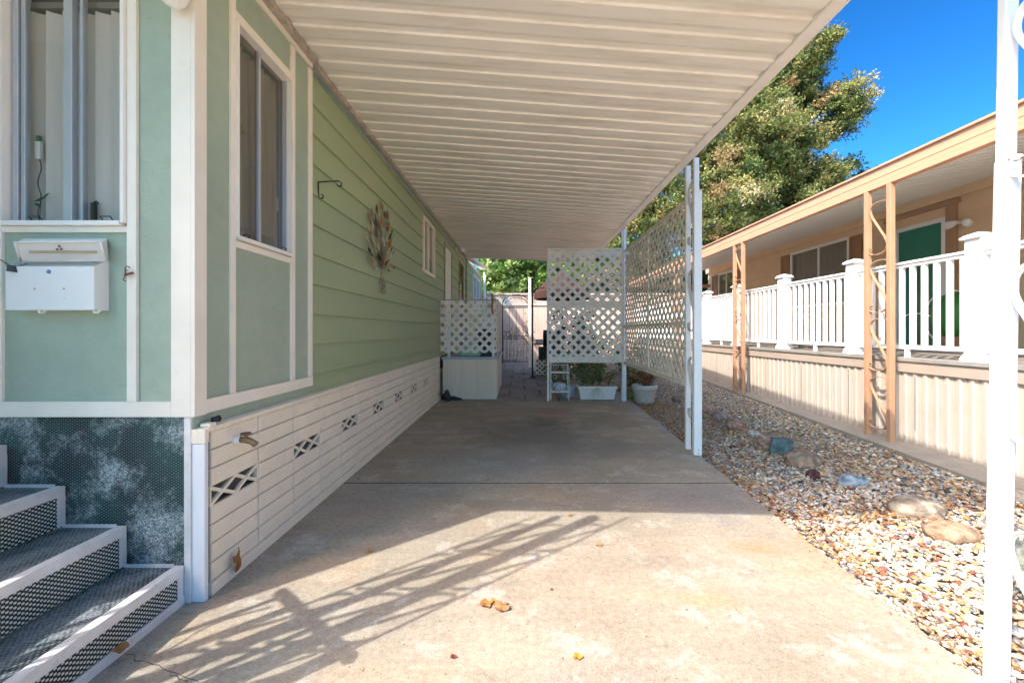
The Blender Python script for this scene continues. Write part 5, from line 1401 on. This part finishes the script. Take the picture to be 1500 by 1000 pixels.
blades('potted_grass', (4.15, 6.15, DZ), 34, .62, .42, YG, 'yellow green strappy plant in a pot behind the white balusters', 71)
blades('potted_grass', (4.25, 5.35, DZ), 26, .50, .28, YG, 'smaller strappy green plant behind the balusters nearer the wide post', 72)
# green cart with hose
hc = thing('hose_cart', 'green rounded garden cart with pale hoops beside the neighbour door', 'cart', (5.4, 5.25, DZ))
m = MB(); m.lathe((5.55, 5.35, DZ + .18), [(.16, 0), (.24, .10), (.27, .34), (.20, .50), (.08, .56)], 24); m.build('drum', M['hose_green'], hc, smooth=True)
m = MB(); m.tube([(5.45 - .02, 5.35 - .34 * math.cos(a), DZ + .42 + .34 * math.sin(a)) for a in [2 * PI * k / 30 for k in range(31)]], .010, 6); m.tube([(5.4, 5.0 + .1 * k, DZ + .46 + .03 * math.sin(k)) for k in range(12)], .010, 6); m.build('hoop', M['vinyl'], hc, smooth=True)
m = MB(); m.box(5.40, 5.70, 5.20, 5.50, DZ, DZ + .18); m.build('base', M['shutter'], hc, bevel=.01)

# ------------------------------------------------------------------ neighbour: awning
aw = thing('awning', 'salmon edged awning with white ribbed soffit over the neighbour deck', 'awning', (3.45, 5, .2))
AX = 3.44; AZ0, AZ1 = 2.575, 2.755
def az(x): return AZ0 + .055 + (x - AX) / (NX - AX) * (3.13 - AZ0 - .02)
prof3 = []; y = .4
while y < 13.3: prof3 += [(y, 0), (y + .10, 0), (y + .106, .025), (y + .14, .025), (y + .146, 0)]; y += .15
pan(prof3, lambda y: AX + .02, lambda y: NX + .03, 'soffit_pan', M['pan_grey'], aw, lambda x, y: az(x))
m = MB(); zz = AZ0
for k in range(4):
    m.box(AX - .012 * (1 if k % 2 == 0 else .72), AX + .016, .4, 13.35, zz, zz + .0445); zz += .045
m.box(AX - .03, AX + .016, .4, 13.35, AZ1 + .001, AZ1 + .022); m.box(AX + .0165, AX + .06, .4, 13.35, AZ0, AZ0 + .01)
m.build('fascia', M['orange'], aw, bevel=.003)
MB().box(AX + .017, AX + .05, .4, 13.35, AZ0 + .011, AZ0 + .05).build('inner_beam', M['orange'], aw)
MB().box(AX, NX, 13.352, 13.38, AZ0, AZ0 + .10).build('end_fascia', M['orange'], aw)
for (y1, y2) in ((4.20, 3.94), (6.80, 6.55), (9.45, 9.20)):
    y0_ = wall_z(y1) - .01
    post_pair(AX + .01, y1, y2, AZ0 - .001, y0_, M['orange_post'], aw, w=.05, d=.045, off=.1, H=.50, gap=.56)

# ------------------------------------------------------------------ steps
st = thing('porch_steps', 'four open-sided steps of dark mesh edged in white aluminium', 'steps', (-1.9, 1.4, 0))
S0 = .99; S1 = FY - .014
nos = [(-1.483, .170), (-1.735, .345), (-2.005, .520), (-2.262, .700)]
for i, (x, z) in enumerate(nos):
    xn = nos[i + 1][0] if i < 3 else -3.6
    zprev = nos[i - 1][1] if i else 0
    MB().box(xn - .002 if i < 3 else xn, x - .006, S0, S1, z - .022, z - .006).build('tread', M['tread_mesh'], st)
    MB().box(x - .014, x - .008, S0, S1, zprev, z - .0225).build('riser', M['riser_mesh'], st)
    m = MB(); m.box(x - .005, x, S0, S1, z - .042, z); m.box(x - .038, x - .0052, S0, S1, z - .0055, z); m.build('nosing', M['alu'], st, bevel=.0012)
    m = MB(); m.box(x - .034, x - .0075, S1 - .004 - .0, S1 + .004, zprev + (.0 if i == 0 else .0), z - .0425); 
    m.box(x - .0072, x - .003, S1 - .028, S1 + .004, zprev, z - .0426)
    for zz in (zprev + .035, z - .08): m.tube([(x - .021, S1 - .004, zz), (x - .021, S1 - .007, zz)], .0035, 8)
    m.build('corner_angle', M['alu'], st, bevel=.001)
    m = MB(); m.box(xn if i < 3 else xn, x - .0385, S1 - .012, S1 - .004, z - .006 + .0008, z + .008); m.build('edge_angle', M['alu'], st, bevel=.001)
MB().box(-1.4895, -1.478, S0, S1, .0, .036).build('kick_rail', M['alu'], st, bevel=.0015)
m = MB(); m.box(-3.6, -1.50, S0 + .01, S0 + .02, .0, .13); m.build('side_panel', M['riser_mesh'], st)

# ---- handrail beside the steps (just outside the frame: it throws the slanting shadow)
hr = thing('stair_railing', 'white ornamental iron stair railing along the near side of the steps', 'railing', (-1.9, .86, 0))
def rz_(x): return .17 + (-1.40 - x) * .68
m = MB(); m.beam((-1.31, .96, rz_(-1.33) + .84), (-2.28, .96, rz_(-2.30) + .84), .048, .03); m.build('handrail', M['white_metal'], hr, bevel=.003)
m = MB(); m.beam((-1.36, .96, rz_(-1.36) + .10), (-2.30, .96, rz_(-2.30) + .10), .03, .02)
m.build('bottom_rail', M['white_metal'], hr)
for k, x in enumerate((-1.40, -1.56, -1.72, -1.88, -2.04, -2.20)):
    m = MB(); m.beam((x, .96, rz_(x) + .10 if k else 0), (x, .96, rz_(x) + .83), .022 if k else .05, .022 if k else .05); m.build('baluster', M['white_metal'], hr)
m = MB()
for x in (-1.48, -1.80, -2.12):
    zz = rz_(x)
    m.ribbon([(x + .05 * math.sin(t * 2 * PI) , .96, zz + .18 + .6 * t) for t in [q / 30 for q in range(31)]], (0, 1, 0), .014, .005)
m.build('scroll', M['white_metal'], hr)
# ---- corner post of the porch: uprights with scroll panels
cpst = thing('porch_post', 'white ornamental corner post holding the porch roof beside the steps', 'post', (-1.76, .90, 0))
for (x, y, w_) in ((-1.728, .85, .060), (-1.97, .85, .042), (-2.13, .85, .012), (-1.515, .85, .012)):
    MB().box(x - w_ / 2, x + w_ / 2, y - w_ / 2, y + w_ / 2, 0, zc(-1.8, .95) - .025).build('upright', M['white_metal'], cpst)
m = MB()
for a, b in ((-2.12, -2.0), (-1.94, -1.765), (-1.69, -1.525)):
    z = .15
    while z < 2.8:
        P = scroll_pts(a, b, z, z + .5, .85); m.ribbon([(p[1], .85, p[2]) for p in P], (0, 1, 0), .022, .007); z += .56
m.build('scroll', M['white_metal'], cpst)
# ---- screen added left of the frame to keep sun off the front wall
sc_ = MB(); sc_.hexa([(-4.6, .83, 0), (-2.50, .83, 0), (-2.50, .85, 0), (-4.6, .85, 0), (-4.6, .83, 3.42), (-2.50, .83, 3.30), (-2.50, .85, 3.30), (-4.6, .85, 3.42)]); o = sc_.build('shade_screen', M['stucco']); centre(o); tag(o, 'added solid green screen left of the steps, shading the front wall', 'screen')

# ------------------------------------------------------------------ things on the green home
# mailbox
mx = thing('mailbox', 'white wall mailbox with open rusty lid and blue dot', 'mailbox', (-2.03, FY - .06, 1.285))
D = .066; yb_ = FY - .001; yfr = FY - D
def mp(px, py, Y): return ((px - 762) * Y / 620, Y, 1.2 + (485 - py) * Y / 620)
MX0, MX1, Z0, Z1 = -2.206, -1.826, 1.291, 1.478
m = MB()
m.add([(MX0, yfr, Z0), (MX1, yfr, Z0), (MX1, yb_, Z0), (MX0, yb_, Z0),
       (MX0, yfr, Z1), (MX1, yfr, Z1), (MX1, yb_, Z1 + .035), (MX0, yb_, Z1 + .035)],
      [(0, 3, 2, 1), (0, 1, 5, 4), (1, 2, 6, 5), (2, 3, 7, 6), (3, 0, 4, 7)])
o = m.build('box', M['mailbox'], mx); md = o.modifiers.new('s', 'SOLIDIFY'); md.thickness = .0025; md.offset = -1
# lid: shallow tray swung up, its lipped face leaning outwards
m = MB()
A = [mp(31, 383, 1.855), mp(156, 382, 1.855), mp(147, 354, 1.800), mp(22, 355, 1.800)]
B = [mp(31, 382, 1.878), mp(160, 381, 1.878), mp(157, 349, 1.874), mp(34, 349, 1.874)]
m.add(A + B, [(0, 1, 2, 3), (7, 6, 5, 4), (0, 4, 5, 1), (1, 5, 6, 2), (2, 6, 7, 3), (3, 7, 4, 0)])
lid = m.build('lid', M['mailbox'], mx, bevel=.005)
lip = MB()
for a, b in ((A[0], A[1]), (A[1], A[2]), (A[2], A[3]), (A[3], A[0])): lip.tube([(a[0], a[1] - .002, a[2]), (b[0], b[1] - .002, b[2])], .0042, 6)
lip.build('lid_lip', M['mailbox'], lid, smooth=True)
def on_lid(px, t, off=.004):
    yy = 1.855 + (1.800 - 1.855) * t - off; py = 383 + (355 - 383) * t
    return mp(px, py, yy)
m = MB(); m.beam(on_lid(43, .5), on_lid(141, .5), .004, .010); m.build('slot', mat('tan_slot', (.40, .32, .22)), lid)  # light brown strip across the lid face
m = MB(); a = mp(72, 398, yfr); m.tube([(a[0], yfr - .003, a[2]), (a[0], yfr + .001, a[2])], .0085, 16); m.build('lock', mat('blue_lock', (.12, .22, .42)), mx)
m = MB()
for px_ in (51, 94):
    a = mp(px_, 423, yfr); m.tube([(a[0], yfr - .002, a[2]), (a[0], yfr + .001, a[2])], .003, 8)
m.build('rivet', M['rust'], mx); m = MB()
for px_, t_ in ((84, .62), (90, .64), (87, .78)):
    a = on_lid(px_, t_); m.tube([a, (a[0] + .003, a[1] - .004, a[2] + .002)], .004, 6)
m.build('rust_patch', M['rust'], mx)
m = MB()
for px_ in (60, 140):
    a = mp(px_, 454, yfr); m.tube([(a[0], yfr + .02, Z0), (a[0], yfr + .006, Z0 - .012), (a[0], yfr - .006, Z0 - .012), (a[0], yfr - .008, Z0 - .004)], .005, 6)
m.build('paper_hook', M['cream'], mx)
# binder clip on the mailbox
bc = thing('binder_clip', 'black binder clip gripping the top left mailbox edge', 'clip', (-2.175, yfr - .004, 1.455))
for_clip = (.030, 0, .026)
cs_ = MB().hexa([(-2.226, yfr - .012, 1.436), (-2.190, yfr - .012, 1.432), (-2.190, yfr + .010, 1.432), (-2.226, yfr + .010, 1.436), (-2.231, yfr - .005, 1.462), (-2.197, yfr - .005, 1.460), (-2.197, yfr + .006, 1.460), (-2.231, yfr + .006, 1.462)]); cs_.v = [(a + .036, b, c + .020) for a, b, c in cs_.v]; cs_.build('clip_body', M['black_iron'], bc, bevel=.001)
m = MB(); m.tube([(-2.222, yfr - .004, 1.460), (-2.240, yfr - .02, 1.482), (-2.236, yfr - .022, 1.484), (-2.214, yfr - .004, 1.460)], .0012, 5); m.tube([(-2.200, yfr + .006, 1.459), (-2.175, yfr + .02, 1.474), (-2.170, yfr + .02, 1.470), (-2.19, yfr + .006, 1.458)], .0012, 5)
m.v = [(a + .036, b, c + .020) for a, b, c in m.v]; m.build('wire_arm', M['black_iron'], bc)
# latch hook on trim strip
lh = thing('door_hook', 'rusty brown hook with a wire screwed to the cream trim strip', 'hook', (-1.72, FY - .03, 1.45))
m = MB(); m.tube([(-1.736, FY - .020, 1.447), (-1.715, FY - .032, 1.450), (-1.694, FY - .028, 1.455)], .0055, 8); m.build('pin', M['rust'], lh)
m = MB(); P = [(-1.713 + .010 * math.cos(a), FY - .034, 1.474 + .009 * math.sin(a)) for a in [k * .5 for k in range(11)]]; m.tube(P, .0022, 6)
m.tube([(-1.722, FY - .034, 1.478), (-1.721, FY - .036, 1.455), (-1.722, FY - .036, 1.438), (-1.726, FY - .036, 1.430), (-1.732, FY - .034, 1.426), (-1.728, FY - .034, 1.420), (-1.718, FY - .034, 1.419)], .0024, 6); m.build('wire', M['rust'], lh)
# porch globe lamp
pl = thing('porch_lamp', 'round white glass globe porch lamp at the top of the corner board', 'lamp', (-1.475, 1.80, 2.7))
m = MB(); m.lathe((-1.478, 1.80, 2.58), [(.001, 0), (.025, .005), (.045, .02), (.057, .045), (.06, .07), (.055, .095), (.04, .115)], 28); m.build('globe', M['globe'], pl, smooth=True)
m = MB(); m.tube([(-1.478, 1.80, 2.695), (-1.478, 1.80, 2.73)], .045, 20); m.box(-1.495, -1.461, 1.80, FY - .0185, 2.70, 2.73); m.build('bracket', M['white'], pl, bevel=.002)
# hose bib and pipe stub on block skirting
hb = thing('garden_tap', 'old brass garden tap with white collar on the block skirting', 'tap', (XK, 2.08, .66))
m = MB(); yy, zz = 2.09, .665
m.tube([(XK - .012, yy, zz), (XK + .03, yy, zz)], [.024, .02], 12); m.build('collar', M['white'], hb, smooth=True)
m = MB(); m.tube([(XK + .025, yy, zz), (XK + .06, yy, zz - .001), (XK + .085, yy, zz - .010), (XK + .105, yy, zz - .024)], [.014, .017, .014, .016], 12); m.tube([(XK + .055, yy, zz), (XK + .055, yy, zz + .028)], .008, 8); m.build('body', M['brass'], hb, smooth=True)
m = MB(); m.tube([(XK + .055 + .02 * math.cos(a), yy + .02 * math.sin(a), zz + .03) for a in [2 * PI * k / 12 for k in range(13)]], .005, 6); m.tube([(XK + .035, yy, zz + .03), (XK + .075, yy, zz + .03)], .004, 6); m.build('valve_wheel', M['rust'], hb)
ts = thing('pipe_stub', 'dark round pipe stub on top of the skirting corner', 'pipe', (XK - .005, 1.95, .77))
m = MB(); m.tube([(XK - .012, 1.965, .769), (XK - .012, 1.965, .790), (XK + .012, 1.965, .796)], [.012, .014, .016], 10); m.build('stub', M['black_iron'], ts, smooth=True)
# black wall bracket
wb = thing('wall_bracket', 'black scrolled plant bracket on the green siding', 'bracket', (SX + .012, 3.1, 2.3))
# pixel (462,267) top left ; arm reaches to (495,266) ; bottom (466,287)
yb2 = 3.06; zt2 = 1.2 + 218 * yb2 / 620
m = MB(); m.ribbon([(SX + .016, yb2, zt2), (SX + .016, yb2, zt2 - .08), (SX + .018, yb2, zt2 - .105), (SX + .03, yb2 + .01, zt2 - .118), (SX + .045, yb2 + .015, zt2 - .105), (SX + .042, yb2 + .015, zt2 - .088), (SX + .032, yb2 + .012, zt2 - .084)], (0, 1, 0), .012, .006)
m.build('back_bar', M['black_iron'], wb)
m = MB(); m.ribbon([(SX + .016, yb2, zt2), (SX + .10, yb2, zt2 + .006), (SX + .165, yb2, zt2 + .008), (SX + .185, yb2, zt2 - .006), (SX + .182, yb2, zt2 - .026), (SX + .165, yb2, zt2 - .032), (SX + .152, yb2, zt2 - .022)], (0, 1, 0), .012, .006)
m.build('arm', M['black_iron'], wb)

# metal leaf wall art (centre px 558, y 292..435)
wa = thing('wall_art', 'metal wall sculpture of a bouquet of copper and silver leaves', 'wall art', (SX + .03, 4.48, 1.9))
def wa_pt(px, py, off=.03):
    xx = SX + off; Y = 620 * xx / (px - 762); return (xx, Y, 1.2 + (485 - py) * Y / 620)
r_ = random.Random(3)
yc = wa_pt(560, 400)[1]; tie = (SX + .03, yc, wa_pt(560, 393)[2])
leafp = [(559, 300), (548, 312), (545, 318), (552, 320), (556, 312), (561, 306), (566, 316), (569, 322), (549, 330), (556, 330), (562, 328), (567, 334), (543, 338), (548, 343), (553, 340), (559, 342), (565, 345), (570, 347), (546, 354), (551, 356), (557, 355), (563, 356), (569, 358), (545, 366), (552, 366), (560, 368), (566, 368), (571, 366), (547, 372), (556, 376), (563, 378), (570, 376), (549, 384), (557, 384), (565, 386), (571, 388), (574, 392), (548, 380), (568, 396), (554, 306), (563, 314), (558, 322), (553, 326), (568, 330), (546, 324), (572, 340), (558, 335), (549, 348), (561, 349), (572, 352), (555, 362), (563, 363), (548, 360), (558, 378), (568, 382), (553, 392), (543, 350), (574, 370)]
cols = [(.42, .16, .05), (.14, .10, .07), (.55, .50, .42), (.48, .44, .38), (.05, .04, .03), (.26, .19, .11), (.10, .06, .035)]
stm = MB()
for i, (px_, py_) in enumerate(leafp):
    px_ = 559 + (px_ - 559) * 1.22
    off = r_.uniform(.015, .07); p = Vector(wa_pt(px_, py_, off)); base = Vector(tie) + Vector((0, r_.uniform(-.03, .03), 0))
    d = (p - base); d.x *= .3; d.normalize(); L = r_.uniform(.044, .062); w_ = L * r_.uniform(.30, .42)
    side_ = d.cross(Vector((1, 0, 0))).normalized(); tilt = r_.uniform(-.6, .6); nrm = Vector((1, 0, 0)) * math.cos(tilt) + side_ * math.sin(tilt); side_ = side_ * math.cos(tilt) - Vector((1, 0, 0)) * math.sin(tilt)
    q = p; m = MB(); c = r_.choice(cols)
    P = []
    for t, k in ((-1, 0), (-.6, .7), (-.1, 1), (.5, .7), (1, 0)):
        P.append((t, k))
    vs = [q + d * L * t + side_ * w_ * k + nrm * (-.006 * k) for t, k in P] + [q + d * L * t - side_ * w_ * k + nrm * (-.006 * k) for t, k in P[1:-1][::-1]] + [q + d * L * t + nrm * .004 for t in (-.6, -.1, .5)]
    fs = [(0, 1, 8), (1, 2, 9, 8), (2, 3, 10, 9), (3, 4, 10), (4, 5, 10), (5, 6, 9, 10), (6, 7, 8, 9), (7, 0, 8)]
    m.add(vs, fs, c); o = m.build('metal_leaf', M['tinleaf'], wa, smooth=False); md = o.modifiers.new('s', 'SOLIDIFY'); md.thickness = .002
    mid = base.lerp(q, .5) + Vector((0, (q.y - base.y) * -.12, 0)); stm.tube([base, mid, q - d * L], .0015, 5)
for k in range(11):
    a = (k - 5) / 5; b = Vector(tie); e = Vector((SX + .03 + r_.uniform(-.008, .02), yc + a * .10, wa_pt(560, 430 - 6 * a * a)[2] + r_.uniform(-.02, .02)))
    pts_ = [b + (e - b) * t + Vector((0, .01 * math.sin(t * 7 + k), 0)) for t in (0, .2, .4, .6, .8, 1)]
    stm.tube(pts_, .0017, 5)
    for _ in range(3): q = b.lerp(e, r_.uniform(.35, 1)); stm.tube([q, q + Vector((.006, r_.uniform(-.02, .02), -.018))], .003, 5)
stm.tube([Vector(tie) + Vector((.008 * math.cos(a), .012 * math.sin(a), .0)) for a in [2 * PI * k / 10 for k in range(11)]], .004, 6)
stm.build('stem', M['wire'], wa)
MB().tube([(SX, yc, tie[2] + .2), (SX + .03, yc, tie[2] + .2)], .004, 6).build('hanger', M['wire'], wa)

# ------------------------------------------------------------------ camera
cam = bpy.data.cameras.new('camera'); co = bpy.data.objects.new('camera', cam); COL.objects.link(co)
co.location = (0, 0, 1.2); co.rotation_euler = (PI / 2, 0, 0)
cam.sensor_width = 36; cam.lens = 620 / 1500 * 36; cam.shift_x = -12 / 1500; cam.shift_y = -15 / 1500
cam.clip_start = .05; cam.clip_end = 2000
scene.camera = co

# ------------------------------------------------------------------ light
sd = Vector((-.72, -.614, 1)).normalized()
elev = math.asin(sd.z); az_ = math.atan2(sd.x, sd.y)
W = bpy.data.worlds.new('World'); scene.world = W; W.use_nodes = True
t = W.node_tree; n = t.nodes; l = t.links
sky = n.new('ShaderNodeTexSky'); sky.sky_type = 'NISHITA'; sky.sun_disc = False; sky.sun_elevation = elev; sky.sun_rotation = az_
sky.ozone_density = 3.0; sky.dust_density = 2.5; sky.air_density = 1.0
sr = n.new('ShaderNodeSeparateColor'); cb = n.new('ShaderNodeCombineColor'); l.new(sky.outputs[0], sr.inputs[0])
for i_, (pw, kk) in enumerate(((2.2, .074), (1.7, .275), (1.5, .41))):   # deepens the visible blue and lifts the sun-side sky as extra fill
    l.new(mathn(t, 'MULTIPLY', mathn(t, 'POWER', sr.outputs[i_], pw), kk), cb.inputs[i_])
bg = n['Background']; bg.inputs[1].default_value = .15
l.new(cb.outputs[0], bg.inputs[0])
L = bpy.data.lights.new('sun', 'SUN'); L.energy = 2.5; L.angle = R(.5); L.color = (1, .935, .835)
lo = bpy.data.objects.new('sun', L); COL.objects.link(lo); lo.rotation_euler = sd.to_track_quat('Z', 'Y').to_euler()
scene.view_settings.view_transform = 'Standard'; scene.view_settings.look = 'None'; scene.view_settings.exposure = 1.48; scene.view_settings.gamma = 1
scene.view_settings.use_curve_mapping = False
scene.cycles.max_bounces = 10; scene.cycles.diffuse_bounces = 6; scene.cycles.transparent_max_bounces = 16
